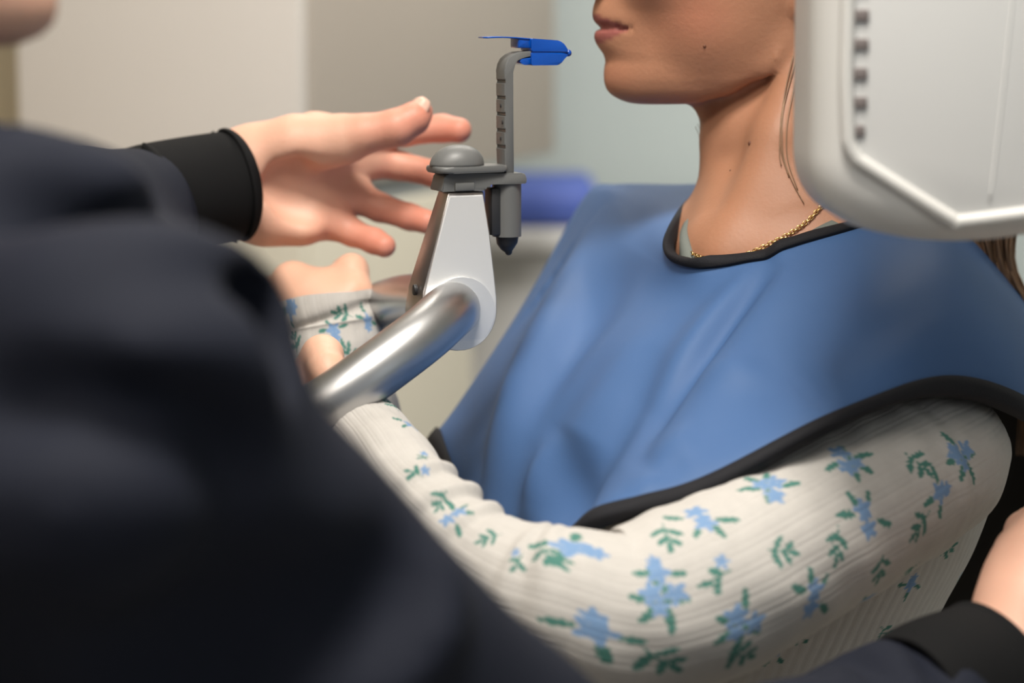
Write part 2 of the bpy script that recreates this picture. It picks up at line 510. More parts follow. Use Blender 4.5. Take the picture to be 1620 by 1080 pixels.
def union(name, parts, mtl, parent):
    """weld overlapping closed surfaces into one continuous skin"""
    obs = [np_mesh('tmp', V, Q, mtl) if isinstance(Q, np.ndarray) else mesh_obj('tmp', V, Q, mtl) for V, Q in parts]
    base = obs[0]
    for o in obs[1:]:
        md = base.modifiers.new('u', 'BOOLEAN'); md.operation = 'UNION'; md.object = o; md.solver = 'EXACT'
    dg = bpy.context.evaluated_depsgraph_get()
    me = bpy.data.meshes.new_from_object(base.evaluated_get(dg))
    for o in obs:
        m_ = o.data; bpy.data.objects.remove(o); bpy.data.meshes.remove(m_)
    me.name = name; me.materials.clear(); me.materials.append(mtl)
    o = bpy.data.objects.new(name, me); COL.objects.link(o); me.shade_smooth()
    attach(o, parent)
    V = np.zeros(len(me.vertices) * 3, np.float32); me.vertices.foreach_get('co', V)
    return o, V.reshape(-1, 3).astype(float)
def arm_part(path, rad, seg=32):
    V, Q = tube_data(path, rad, seg=seg)
    return [np.array(V), [q for q in Q]]
def nail(name, c, n, t, w, l, parent, th=0.0012):
    """small curved plate: centre c, outward n, along-finger t"""
    n = n / np.linalg.norm(n); t = t - n * (t @ n); t /= np.linalg.norm(t); s = np.cross(n, t)
    V, F = [], []
    K = 9
    for i in range(K):
        for j in range(K):
            a, b = (i / (K - 1) - .5) * 2, (j / (K - 1) - .5) * 2
            k = math.sqrt(max(0, 1 - (abs(b) ** 3) * 0.75))
            V.append(c + s * a * w * k + t * b * l - n * (a * a * w * 0.45 + max(0, b) ** 2 * l * .1) + n * th)
    for i in range(K - 1):
        for j in range(K - 1): F.append((i * K + j, i * K + j + 1, (i + 1) * K + j + 1, (i + 1) * K + j))
    o = mesh_obj(name, V, F, M['nail'], parent)
    md = o.modifiers.new('thick', 'SOLIDIFY'); md.thickness = 0.0008; md.offset = -1
    return o
#PART2
# ------------------------------------------------------------------ room
def slab(name, lo, hi, m):
    bm = bmesh.new()
    add_box(bm, [(a + b) / 2 for a, b in zip(lo, hi)], [b - a for a, b in zip(lo, hi)])
    o = bm_obj(name, bm, m, smooth=False)
    return tag(o, kind='structure')
slab('floor', (-2.3, -1.6, -0.1), (2.5, 4.0, 0.0), M['floor'])
slab('ceiling', (-2.3, -1.6, 2.7), (2.5, 4.0, 2.8), M['ceiling'])
slab('wall_back', (-2.3, 3.8, 0.0), (2.5, 4.0, 2.7), M['wall'])
slab('wall_left', (-2.4, -1.6, 0.0), (-2.3, 4.0, 2.7), M['wall_cream'])
slab('wall_right', (2.5, -1.6, 0.0), (2.6, 4.0, 2.7), M['wall'])
slab('baseboard_back', (-2.3, 3.78, 0.0), (2.5, 3.8, 0.1), M['ceiling'])
slab('wall_partition', (-2.3, 3.3, 0.0), (-0.62, 3.4, 2.7), M['wall_cream'])

# tall cabinet standing turned in the corner behind the technician
C1 = P(490, 240, 2.40); C1[2] = 0
sd = np.array([0.37, 0.929, 0.0]); fd = np.array([-0.929, 0.37, 0.0])
def cab_box(bm, s0, s1, f0, f1, z0, z1, bev=0.004):
    c = C1 + sd * (s0 + s1) / 2 + fd * (f0 + f1) / 2; c[2] = (z0 + z1) / 2
    R = Matrix(((sd[0], fd[0], 0, 0), (sd[1], fd[1], 0, 0), (0, 0, 1, 0), (0, 0, 0, 1)))
    add_box(bm, c, (s1 - s0, f1 - f0, z1 - z0), bev, 2, R)
cab = empty('tall_cabinet', C1 + sd * .3 + fd * .16, 'tall pale two-part cabinet with a side coloured darker for shade, behind the reaching hand', 'cabinet')
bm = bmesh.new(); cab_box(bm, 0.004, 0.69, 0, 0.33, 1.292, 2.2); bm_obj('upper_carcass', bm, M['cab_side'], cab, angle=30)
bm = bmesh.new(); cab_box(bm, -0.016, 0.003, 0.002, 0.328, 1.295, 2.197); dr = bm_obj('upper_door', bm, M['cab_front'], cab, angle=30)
bm = bmesh.new(); cab_box(bm, 0.02, 0.40, 0.01, 0.32, 1.268, 1.292, 0); bm_obj('joint_strip', bm, M['joint'], cab, angle=30)
bm = bmesh.new(); cab_box(bm, 0.004, 0.42, 0, 0.33, 0.0, 1.268); bm_obj('lower_carcass', bm, M['cab_low'], cab, angle=30)
bm = bmesh.new(); cab_box(bm, -0.016, 0.003, 0.002, 0.328, 0.08, 1.265); bm_obj('lower_door', bm, M['cab_low'], cab, angle=30)

bm = bmesh.new()
ctr = empty('counter_unit', (0.28, 3.5, 0), 'grey counter unit against the back wall, behind the patient', 'counter')
add_box(bm, (0.28, 3.52, 0.57), (0.72, 0.44, 1.14), 0.005); bm_obj('counter_carcass', bm, M['counter'], ctr, angle=30)
bm = bmesh.new(); add_box(bm, (0.28, 3.51, 1.155), (0.76, 0.48, 0.03), 0.006); bm_obj('worktop', bm, M['counter'], ctr, angle=30)
bm = bmesh.new()
add_box(bm, (0.035, 3.45, 1.17 + 0.033), (0.17, 0.26, 0.065), 0.028, 5)
for v in bm.verts:
    if v.co.z > 1.2: v.co.z += 0.004 * math.sin(v.co.x * 60)
tag(bm_obj('cushion', bm, M['pad_blue']), 'blue padded cushion lying on the grey counter at the back wall', 'cushion')

# ------------------------------------------------------------------ X-ray head beside the patient's head
YX = 1.155
def QX(px, py, Y=YX):
    p0 = np.array([0, 0, CAMZ]); r = P(px, py, 1.0) - p0
    return p0 + r * (Y / r[1])
def q2(px, py):
    p = QX(px, py); return (p[0], p[2])
xr = empty('xray_head', (QX(1450, 380)[0], YX + .05, QX(1450, 380)[2]), 'white X-ray machine head hanging beside the patient', 'x-ray machine')
ztop = 1.80
out = [(q2(1284, 0)[0], ztop), q2(1284, 346), q2(1500, 398), (q2(1790, 352)[0], q2(1790, 352)[1]), (q2(1790, 0)[0], ztop)]
oc = np.array(rounded_poly(out, [0.03, 0.030, 0.035, 0.03, 0.03], 14))
tn_ = np.roll(oc, -1, 0) - np.roll(oc, 1, 0); tn_ /= np.linalg.norm(tn_, axis=1)[:, None]
nrm_ = np.stack([-tn_[:, 1], tn_[:, 0]], 1)
if ((nrm_ * (oc - oc.mean(0))).sum(1)).mean() > 0: nrm_ = -nrm_
hv_, hf_ = [], []; rr_ = 0.021; dep_ = 0.10; n_ = len(oc)
lev = [(rr_ * (1 - math.sin(a)), rr_ * (1 - math.cos(a))) for a in np.linspace(0, math.pi / 2, 9)]
lev += [(rr_ * (1 - math.cos(a)) , dep_ - rr_ * (1 - math.sin(a))) for a in np.linspace(0, math.pi / 2, 9)]
lev[:9] = [(rr_ * (1 - math.sin(a)), rr_ * (1 - math.cos(a))) for a in np.linspace(0, math.pi / 2, 9)]
for ins_, dp_ in lev:
    for q, nv in zip(oc, nrm_):
        w_ = q + nv * ins_; hv_.append((w_[0], YX + dp_, w_[1]))
for k in range(len(lev) - 1):
    for i in range(n_): hf_.append((k * n_ + i, k * n_ + (i + 1) % n_, (k + 1) * n_ + (i + 1) % n_, (k + 1) * n_ + i))
hf_.append(tuple(range(n_))[::-1]); hf_.append(tuple((len(lev) - 1) * n_ + i for i in range(n_)))
hs = mesh_obj('housing', hv_, hf_, M['unit_white'], xr)
bm = bmesh.new(); bm.from_mesh(hs.data); bmesh.ops.recalc_face_normals(bm, faces=bm.faces[:]); bm.to_mesh(hs.data); bm.free(); hs.data.set_sharp_from_angle(angle=1.0)
rp = [(q2(1341, 0)[0], ztop - .05)] + [q2(*p) for p in ((1341, 205), (1343, 228), (1353, 248), (1372, 263), (1505, 346), (1520, 350), (1620, 338), (1760, 320))]
inner = rp + [(q2(1760, 0)[0], ztop - .05)]
bm = bmesh.new()
prism(bm, inner, (0, YX + .001, 0), (1, 0, 0), (0, 0, 1), (0, 1, 0), 0.0022, 0.001, 2)
fp = bm_obj('front_panel', bm, M['unit_panel'], xr, angle=40)
up_ = [(rp[0][0], rp[0][1] + (rp[1][1] - rp[0][1]) * k / 14) for k in range(14)]
path = catmull([(a, YX - .001, b) for a, b in up_ + rp[1:]], 260)
tube('panel_rim', path, 0.0036, M['unit_white'], xr, seg=12)
tube('panel_crease', catmull([tuple(QX(1606, -40, YX - .0014)), tuple(QX(1585, 160, YX - .0014)), tuple(QX(1566, 320, YX - .0014))], 20), 0.0006, M['unit_panel'], xr, seg=8)
for (px, w, y0, y1) in ((1361, 25, -32, -12), (1361, 25, 15, 34), (1361, 24, 61, 79), (1360, 22, 107, 126), (1360, 21, 153, 171), (1358, 18, 198, 216), (1358, 6, 240, 250)):
    bm = bmesh.new()
    a = QX(px, (y0 + y1) / 2); b1 = QX(px - w / 2, y0); b2 = QX(px + w / 2, y1)
    add_box(bm, (a[0], YX - .0012, a[2]), (b2[0] - b1[0], .003, b1[2] - b2[2]), 0.0006)
    bm_obj('vent_slot', bm, M['vent'], xr, angle=40)
bm = bmesh.new()
xm = (out[0][0] + out[-1][0]) / 2
add_box(bm, (xm, YX + .055, 2.25), (0.09, 0.07, 0.92), 0.012, 3); bm_obj('hanger_arm', bm, M['unit_white'], xr, angle=40)

# ------------------------------------------------------------------ positioning device in front of the patient
YAW = 22 * D2R
U = np.array([math.cos(YAW), math.sin(YAW), 0]); Vv = np.array([math.sin(YAW), -math.cos(YAW), 0]); Wz = np.array([0, 0, 1.0])
O = P(712, 487, 1.43)
def L(u, v, w): return O + (U * u + Vv * v + Wz * w) / 1000.0
colx = P(300, 760, 1.50)
dev = empty('chin_rest_stand', (colx[0], colx[1], 0), 'silver X-ray positioning stand with grey chin rest and metal handle bars', 'positioning device')
mm = 0.001
# tapered silver post
arc = [(23.5 * math.cos(a * D2R), 23.5 * math.sin(a * D2R)) for a in range(5, -186, -9)]
outl = [(-4.0, 69), (18, 69), (21.0, 45), (23.6, 17), (24.5, 6)] + [(x + 0.8 if x > 0 else x, y) for x, y in arc[1:]] + [(-21.5, 12), (-18.5, 22)]
half = lambda p: 8.5 + (69 - max(-24, min(69, p[1]))) * 0.075
bm = bmesh.new()
pts = [(a * mm, b * mm) for a, b in outl]
prism(bm, pts, O, U, Wz, Vv, lambda p: half((p[0] / mm, p[1] / mm)) * mm, 0.0011, 3)
post = bm_obj('post', bm, [M['edge_metal']], dev, angle=35)
def plate(sgn):
    bm = bmesh.new()
    n = len(outl); c = np.mean(outl, 0)
    ins = [(c[0] + (a - c[0]) * .955, c[1] + (b - c[1]) * .975) for a, b in outl]
    f = [bm.verts.new(tuple(L(a, sgn * (half((a, b)) + 1.3), b))) for a, b in ins]
    g = [bm.verts.new(tuple(L(a, sgn * (half((a, b)) - 1.0), b))) for a, b in ins]
    bm.faces.new(f); bm.faces.new(g[::-1])
    for i in range(n): bm.faces.new((f[i], g[i], g[(i + 1) % n], f[(i + 1) % n]))
    bmesh.ops.bevel(bm, geom=[e for e in bm.edges if e.verts[0] in f and e.verts[1] in f], offset=0.0007, segments=2, affect='EDGES')
    return bm
tag(bm_obj('side_plate', plate(1), M['silver'], dev, angle=35), 'pale silver plate facing the camera')
tag(bm_obj('side_plate', plate(-1), M['silver'], dev, angle=35), 'pale silver plate on the far side')
# seam and collar ring round the near tube
def arc_tube(name, r, v, a0, a1, rad, m, w0=0, u0=0):
    pth = [L(u0 + r * math.cos(a * D2R), v, w0 + r * math.sin(a * D2R)) for a in np.linspace(a0, a1, 40)]
    return tube(name, pth, rad, m, dev, seg=8)
vs_ = half((0, 20)) + 1.3
tube('plate_seam', [L(-18.0, vs_ - 1.0, 19.5), L(-12, vs_ - .6, 18.6), L(-5, vs_ - .3, 18.4)], 0.00035, M['plastic_dark'], dev, seg=6)
bm = bmesh.new()
ring = [(21 * math.cos(a), 21 * math.sin(a)) for a in np.linspace(0, 2 * math.pi, 48, endpoint=False)]
prism(bm, [(a * mm, b * mm) for a, b in ring], L(1.0, half((0, 0)) + 1.2, -1), U, Wz, Vv, 0.0014, 0.0008, 2)
bm_obj('tube_collar', bm, M['silver'], dev, angle=35)
bm = bmesh.new()
ring = [(2.6 * math.cos(a), 3.2 * math.sin(a)) for a in np.linspace(0, 2 * math.pi, 24, endpoint=False)]
Nl = -U
prism(bm, [(a * mm, b * mm) for a, b in ring], L(-22.6, 2, 12), Vv, Wz, Nl, 0.0012, 0.0004, 2)
bm_obj('screw', bm, M['plastic_dark'], dev, angle=35)
# handle bars: near and far tube of one loop, and the column that carries it
near = [P(717, 489, 1.432), P(715, 490, 1.412), P(703, 500, 1.390), P(672, 528, 1.372), (P(625, 564, 1.358)), P(570, 604, 1.348), P(505, 648, 1.345), P(430, 692, 1.355), P(365, 728, 1.39), P(320, 752, 1.44), P(300, 762, 1.50)]
far = [P(712, 486, 1.432), P(708, 480, 1.446), P(690, 474, 1.475), P(645, 474, 1.525), P(600, 486, 1.565), P(540, 515, 1.600), P(470, 555, 1.620), P(400, 612, 1.610), P(345, 680, 1.575), P(312, 735, 1.535), P(300, 762, 1.50)]
tag(tube('handle_bar', catmull(near, 90), 0.0162, M['tube_metal'], dev, seg=40), 'handle bar on the near side')
tag(tube('handle_bar', catmull(far, 90), 0.0162, M['tube_metal'], dev, seg=40), 'handle bar on the far side')
bm = bmesh.new(); add_box(bm, (colx[0], colx[1], colx[2] / 2), (0.09, 0.09, colx[2] + .02), 0.014, 3); bm_obj('column', bm, M['unit_white'], dev, angle=40)
bm = bmesh.new(); add_box(bm, (colx[0], colx[1], 0.02), (0.36, 0.36, 0.04), 0.012, 3); bm_obj('base_plate', bm, M['unit_white'], dev, angle=40)
# grey plastic holder on the post top
bm = bmesh.new()
hold = rounded_poly([(-9.5, 69.4), (18.5, 69.4), (19.5, 72.0), (28, 71.5), (28, 40.5), (46.5, 40.5), (46.5, 71), (42.5, 77.5), (5, 77.5), (-1, 80.0), (-7.5, 79)], [0, 0, 2, 2, 1, 2, 4, 3, 2, 2, 2], 5)
hold_a = rounded_poly([(-8.8, 69.6), (18.8, 69.6), (21, 73.0), (45.0, 73.0), (45.0, 79.2), (-6, 80)], [0.8, 0.8, 1.5, 0.8, 4, 2], 5)
prism(bm, [(a * mm, b * mm) for a, b in hold_a], O, U, Wz, Vv, 0.0095, 0.0009, 2)
bm_obj('holder_arm', bm, M['plastic_grey'], dev, angle=40)
sock = [(r_ * math.cos(a), r_ * math.sin(a)) for r_ in (8.6,) for a in np.linspace(0, 2 * math.pi, 40, endpoint=False)]
bm = bmesh.new()
so = L(36.2, 0, 0)
prism(bm, [(a * mm, b * mm) for a, b in sock], so + Wz * 0.0585, U, Vv, Wz, 0.0172, 0.0010, 3)
bm_obj('socket', bm, M['plastic_grey'], dev, angle=40)
bm = bmesh.new()
add_box(bm, L(27.2, 0, 56.5), (0.006, 0.012, 0.028), 0.001, 2, Matrix.Rotation(YAW, 4, 'Z')); bm_obj('socket_hollow_shade', bm, M['plastic_dark'], dev, angle=40)  # dark box standing in for the shaded hollow beside the socket
bm = bmesh.new()
add_box(bm, L(5.5, 10.0, 72.3), (0.012, 0.002, 0.0046), 0.0006, 2, Matrix.Rotation(YAW, 4, 'Z')); bm_obj('latch', bm, M['plastic_grey'], dev, angle=40)
kp = [L(36.4, 0, 41), L(36.4, 0, 37), L(36.8, 0, 34), L(37.2, .2, 32)]
round_tube('lock_knob', kp, [0.0068, 0.0062, 0.0042, 0.0022], M['plastic_dark'], dev)
# chin rest: scoop on a thin plate
bm = bmesh.new()
pl = rounded_poly([(-11.5, -15), (33, -11), (33, 11), (-11.5, 15)], [9, 3, 3, 9], 8)
prism(bm, [(a * mm, b * mm) for a, b in pl], L(0, 0, 82.2), U, Vv, Wz, 0.0019, 0.0014, 3)
cr = bm_obj('chin_plate', bm, M['plastic_grey'], dev, angle=40)
VV, FF = [], []
K1, K2 = 14, 40
for i in range(K1 + 1):
    t = i / K1
    for j in range(K2):
        a = 2 * math.pi * j / K2
        r = math.cos(t * math.pi / 2) ** 0.9
        VV.append(L(4.5 + 16.5 * r * math.cos(a) + 1.5 * t, 13.2 * r * math.sin(a), 83.9 + 12.4 * math.sin(t * math.pi / 2)))
for i in range(K1):
    for j in range(K2):
        FF.append((i * K2 + j, i * K2 + (j + 1) % K2, (i + 1) * K2 + (j + 1) % K2, (i + 1) * K2 + j))
FF.append(tuple(range(K2))[::-1])
mesh_obj('chin_cup', VV, FF, M['plastic_grey'], dev)
# toothed bite stick
stick = [(32.6, 79)]
for k in range(5):
    w0 = 94.5 + k * 9.6
    stick += [(32.0, w0 - 1.2), (33.3, w0 - .8), (33.3, w0 + .5), (32.0, w0 + 1.4)]
stick += [(32.0, 139.0), (32.6, 142.8), (34.4, 146.2), (37.6, 148.6), (42, 150.2), (50, 150.6), (50, 147.4), (43, 147.0), (40.0, 145.6), (38.2, 142.8), (37.6, 138.5), (38.2, 79)]
bm = bmesh.new()
prism(bm, [(a * mm, b * mm) for a, b in stick], O, U, Wz, Vv, 0.0068, 0.0006, 2)
bm_obj('bite_stick', bm, M['plastic_grey'], dev, angle=30)
for k in range(3):
    bm = bmesh.new(); add_box(bm, L(31.9, 1.0 + 3 * (k % 2), 99.5 + 9.6 * k), (0.0008, 0.0016, 0.0022), 0.0002, 1, Matrix.Rotation(YAW, 4, 'Z')); bm_obj('stick_mark', bm, M['plastic_dark'], dev)
bb = empty('bite_block', L(44, 0, 150), 'bright blue disposable bite block on top of the grey bite stick', 'bite block')
def bprism(name, pts, v0, hv, m, bev=0.0008):
    bm = bmesh.new(); prism(bm, [(a * mm, b * mm) for a, b in pts], O + Vv * v0 * mm, U, Wz, Vv, hv * mm, bev, 3)
    return bm_obj(name, bm, m, bb, angle=35)
up = rounded_poly([(48.5, 150.4), (68, 150.2), (72.6, 150.0), (70.6, 153.4), (67.5, 156.6), (48.5, 158.0)], [.8, 0, 1, 2, 3, .8], 5)
dn = rounded_poly([(48.5, 149.6), (48.5, 142.2), (67, 142.2), (69.4, 145.6), (72.6, 148.4), (68, 149.5)], [.8, .8, 3, 2, 1, 0], 5)
bprism('upper_shell', up, 0, 8.2, M['bite_blue'])
bprism('lower_shell', dn, 0, 8.2, M['bite_blue'])
bprism('divider', [(49, 149.3), (72, 149.0), (72, 150.4), (49, 150.6)], 0, 7.2, M['bite_blue'], 0.0003)
tag(bprism('stick_sleeve', rounded_poly([(41, 152.4), (49.5, 152.0), (49.5, 158.0), (41, 158.6)], .8, 4), 0, 6.6, M['bite_blue']), 'short blue sleeve behind the upper shell')
bprism('stick_sleeve', rounded_poly([(42, 146.6), (42, 143.6), (45, 142.4), (49.5, 142.4), (49.5, 146.8)], .8, 4), 0, 6.6, M['bite_blue'])
round_tube('tip', [L(73.4, -5, 149.2), L(73.4, 5, 149.2)], 0.0021, M['bite_blue'], bb)
tv = [L(u_, v_, 158.2 + 0.9 * math.sin((46 - u_) / 28 * 2.6)) for u_ in np.linspace(21, 48, 15) for v_ in (-7.0, 7.0)]
to = mesh_obj('pull_tab', tv, [(2 * i, 2 * i + 1, 2 * i + 3, 2 * i + 2) for i in range(14)], M['bite_blue'], bb)
md = to.modifiers.new('t', 'SOLIDIFY'); md.thickness = 0.0008
# ------------------------------------------------------------------ patient
pat = empty('person', (P(1250, 700, 1.5)[0], P(1250, 700, 1.5)[1], 0), 'person in floral ribbed long-sleeve top and blue apron, facing left and gripping the handle bars', 'person')
HO = P(955, 165, 1.50)
hy = 9 * D2R
RH = ax3((-math.cos(hy), -math.sin(hy), 0.0), (0, 0, 1))
zlo = P(1200, 640, 1.5)[2]
F = Field((HO[0] - .075, HO[1] - .21, zlo), (HO[0] + .30, HO[1] + .26, HO[2] + .235), 0.0022)
WH = put_head(F, HO, RH)
# neck, throat and shoulders
n0, n1 = WH(-112, 0, 40), P(1276, 350, 1.50)
F.cone(WH(-112, 0, 25), P(1215, 215, 1.5), .036, .038, .008); F.cone(WH(-60, 0, 12), P(1164, 240, 1.5), .009, .0105, .008)
F.cone(P(1256, 115, 1.506), n1, .039, .0535, .008)
F.cone(P(1186, 195, 1.5), P(1192, 315, 1.5), .021, .0225, .010)                     # windpipe line
F.cone(P(1140, 225, 1.5), P(1146, 250, 1.5), .008, .008, .016)
jn = P(1160, 408, 1.462)
F.cone(P(1252, 335, 1.5), jn, .044, .027, .016)
F.cone(P(1290, 60, 1.462), P(1150, 405, 1.437), .011, .0065, .022)                  # neck muscles
F.cone(P(1245, 230, 1.452), P(1240, 385, 1.442), .013, .010, .025)
F.cone(P(1225, 60, 1.555), P(1135, 390, 1.458), .012, .0065, .012)
F.cone(P(1296, 372, 1.475), P(1450, 580, 1.42), .044, .032, .03)                     # shoulders
F.cone(P(1275, 430, 1.545), P(1020, 480, 1.655), .040, .030, .03)
F.cone(P(1160, 402, 1.442), P(1390, 470, 1.395), .0075, .009, .02)                  # collar bones
F.cone(P(1140, 398, 1.462), P(1040, 430, 1.60), .0075, .009, .02)
F.ell(P(1240, 610, 1.52), (.085, .135, .135), ax3((-.82, -.57, 0), (0, 0, 1)), .04)
headV, headQ = F.mesh()
BF = F

# far (right) hand on the far bar, near (left) hand on the near bar
fh_palm = [J((530, 560, 1.552, 23), (522, 500, 1.555, 23)), J((522, 505, 1.555, 22), (488, 474, 1.558, 17), (463, 450, 1.565, 12.5)),
           J((540, 505, 1.55, 17), (516, 468, 1.56, 15)), J((505, 515, 1.565, 20), (450, 486, 1.590, 14))]
fh_fing = [J((463, 446, 1.565, 12.0), (430, 462, 1.60, 9.5), (418, 500, 1.645, 8.5), (440, 535, 1.665, 8)),
           J((452, 468, 1.575, 11), (418, 482, 1.612, 9.5), (405, 520, 1.65, 8.5), (425, 552, 1.665, 8)),
           J((444, 488, 1.585, 10.5), (408, 505, 1.62, 9), (395, 543, 1.65, 8), (412, 570, 1.662, 7.5)),
           J((436, 508, 1.592, 9.5), (402, 528, 1.62, 8), (390, 560, 1.642, 7.5), (402, 582, 1.652, 7)),
           J((546, 500, 1.548, 12.0), (560, 462, 1.550, 11.6), (556, 428, 1.560, 10.6), (545, 428, 1.588, 9.0))]
fh = hand_field(fh_palm, fh_fing, kf=0.009)
nh_palm = [J((556, 676, 1.372, 22), (520, 668, 1.388, 23)), J((520, 668, 1.388, 23), (480, 690, 1.392, 18)), J((505, 640, 1.392, 19), (462, 655, 1.392, 16)),
           J((520, 690, 1.385, 18), (490, 715, 1.38, 16))]
nh_fing = [J((462, 655, 1.392, 11), (425, 668, 1.372, 9.5), (410, 690, 1.335, 8.5), (440, 700, 1.318, 8)),
           J((470, 678, 1.392, 11), (440, 700, 1.372, 9.5), (425, 722, 1.335, 8.5), (455, 726, 1.318, 8)),
           J((480, 696, 1.388, 10.5), (460, 728, 1.368, 9), (448, 742, 1.335, 8), (478, 742, 1.318, 7.5)),
           J((490, 714, 1.38, 9.5), (478, 748, 1.362, 8), (475, 758, 1.335, 7.5), (498, 752, 1.32, 7)),
           J((482, 640, 1.388, 13.5), (490, 600, 1.384, 12.8), (510, 563, 1.377, 11.6), (517, 583, 1.360, 10.2), (519, 592, 1.356, 9.2))]
nh = hand_field(nh_palm, nh_fing, kf=0.009)
arm_n = [(1440, 640, 1.44, 26), (1476, 722, 1.39, 32), (1390, 768, 1.34, 38), (1250, 858, 1.29, 37), (1100, 940, 1.245, 36), (985, 976, 1.225, 34), (900, 960, 1.222, 30), (822, 930, 1.235, 25), (735, 872, 1.255, 22), (652, 790, 1.29, 21), (603, 723, 1.33, 20), (560, 680, 1.37, 20), (545, 676, 1.376, 16)]
arm_f = [(1010, 440, 1.655, 30), (960, 480, 1.65, 34), (850, 690, 1.635, 34), (715, 930, 1.60, 34), (650, 900, 1.60, 30), (590, 780, 1.58, 27), (552, 660, 1.556, 25), (530, 570, 1.550, 21), (526, 530, 1.552, 16)]
def arm_of(l, n=70): return arm_part(catmull([P(a, b, c) for a, b, c, q in l], n), catmull([(q, 0, 0) for a, b, c, q in l], n)[:, 0] / 1000)
body, V = union('body', [(headV, headQ), arm_of(arm_n), arm_of(arm_f), fh.mesh(), nh.mesh()], M['skin_patient'], pat)
Lh = head_local(V, HO, RH)
fattr(body, 'lip', lip_mask(Lh))
bl = np.maximum(tip_mask(V, fh_fing) * 0.35, tip_mask(V, nh_fing, .032) * .75)
bl += 0.28 * np.exp(-(((Lh[:, 0] + 45) / 22) ** 2 + ((Lh[:, 2] - 55) / 20) ** 2)) * (np.abs(Lh[:, 1]) > 20)
bl += 0.15 * np.exp(-(((Lh[:, 0] + 2) / 12) ** 2 + ((Lh[:, 2] - 18) / 10) ** 2))
fattr(body, 'blush', bl)
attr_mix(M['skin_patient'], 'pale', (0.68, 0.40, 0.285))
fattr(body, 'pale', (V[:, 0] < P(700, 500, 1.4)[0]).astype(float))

def snap(px, py, d0=1.3, d1=1.75, off=0.0): return BF.hit(px, py, d0, d1, off)
for (px, py, r) in ((1187, 227, .0015), (1115, 73, .0011), (1156, 270, .0008), (1078, 22, .0007)):
    c = snap(px, py)
    bm = bmesh.new(); bmesh.ops.create_uvsphere(bm, u_segments=12, v_segments=8, radius=r)
    bmesh.ops.scale(bm, vec=(1, .6, 1), verts=bm.verts); bmesh.ops.translate(bm, vec=Vector(c), verts=bm.verts)
    bm_obj('mole', bm, M['mole'], pat)
for s in (-1, 1):
    bm = bmesh.new(); bmesh.ops.create_uvsphere(bm, u_segments=20, v_segments=12, radius=.0118)
    bmesh.ops.translate(bm, vec=Vector(WH(-13.6, 31 * s, 112)), verts=bm.verts)
    bm_obj('eye', bm, M['eye_white'], pat)

# --------------------------------------------------------------- hair
hv, hf = [], []
def add_strand(pts, r0, r1, n=22, seg=5):
    global hv, hf
    path = catmull(pts, n)
    a, b = tube_data(path, np.linspace(r0, r1, n), seg=seg)
    o = len(hv); hv += a; hf += [tuple(i + o for i in f) for f in b]
# scalp cap as a shell over the skull
HF = Field(HO + [-.02, -.14, .03], HO + [.26, .14, .26], 0.004)
HF.put(lambda g: head_fn(HO, RH)(g) - 0.009, HO - .25, HO + .25, 0, pad=.03)
HF.put(lambda g: 0.0 * (g[1] + g[2]) + ((-(g[0] - HO[0]) + 0.112) + 0.35 * (HO[2] + 0.13 - g[2]) * 1.0), HO - .3, HO + .3, 0.01, 'and')
hV, hQ = HF.mesh()
hv = [tuple(v) for v in hV]; hf = [tuple(q) for q in hQ]
# long hair falling behind the near shoulder and down the back
for i in range(420):
    t = rng.random(); e = rng.normal(0, 1, 6)
    top = WH(-150 - 30 * t, 60 - 100 * rng.random(), 150 + 10 * e[0])
    mid = P(1470 + 70 * t + 8 * e[1], 200, 1.50 + .05 * t)
    k = rng.random()
    p1 = P(1525 + 72 * k + 2 * e[2], 330, 1.515 + .05 * rng.random())
    p2 = P(1558 + 48 * k + 4 * e[2], 430, 1.535 + .05 * rng.random())
    p3 = P(1608 + 62 * k + 6 * e[3], 560, 1.56 + .05 * rng.random())
    p4 = P(1630 + 60 * k + 10 * e[4], 720, 1.585 + .05 * rng.random())
    add_strand([top, mid, p1, p2, p3, p4], 0.0010 + 0.0006 * rng.random(), 0.0004, 26)
hair = mesh_obj('hair', hv, hf, M['hair'], pat)
# loose strands beside the neck
def skin_line(pp, off=.0012, d=None): return [snap(a, b, off=off) for a, b in pp]
for pp in (((1262, 90), (1250, 128), (1240, 170), (1237, 210), (1240, 250), (1255, 290), (1272, 322)),
           ((1258, 100), (1247, 140), (1237, 178), (1234, 215), (1237, 245), (1248, 280)),
           ((1266, 105), (1254, 150), (1245, 200), (1246, 250), (1262, 300)),
           ((1255, 88), (1243, 140), (1236, 190), (1233, 240), (1236, 262))):
    tube('loose_hair_strand', catmull(skin_line(pp), 30), np.linspace(.00045, .0003, 30), M['hair'], pat, seg=5)
for pp in (((1100, 200), (1106, 215), (1107, 232), (1110, 250)), ((1104, 196), (1112, 218), (1114, 240), (1117, 262))):
    tube('loose_hair_strand', catmull([P(a, b, 1.515) for a, b in pp], 16), np.linspace(.0002, .00012, 16), M['hair'], pat, seg=5)

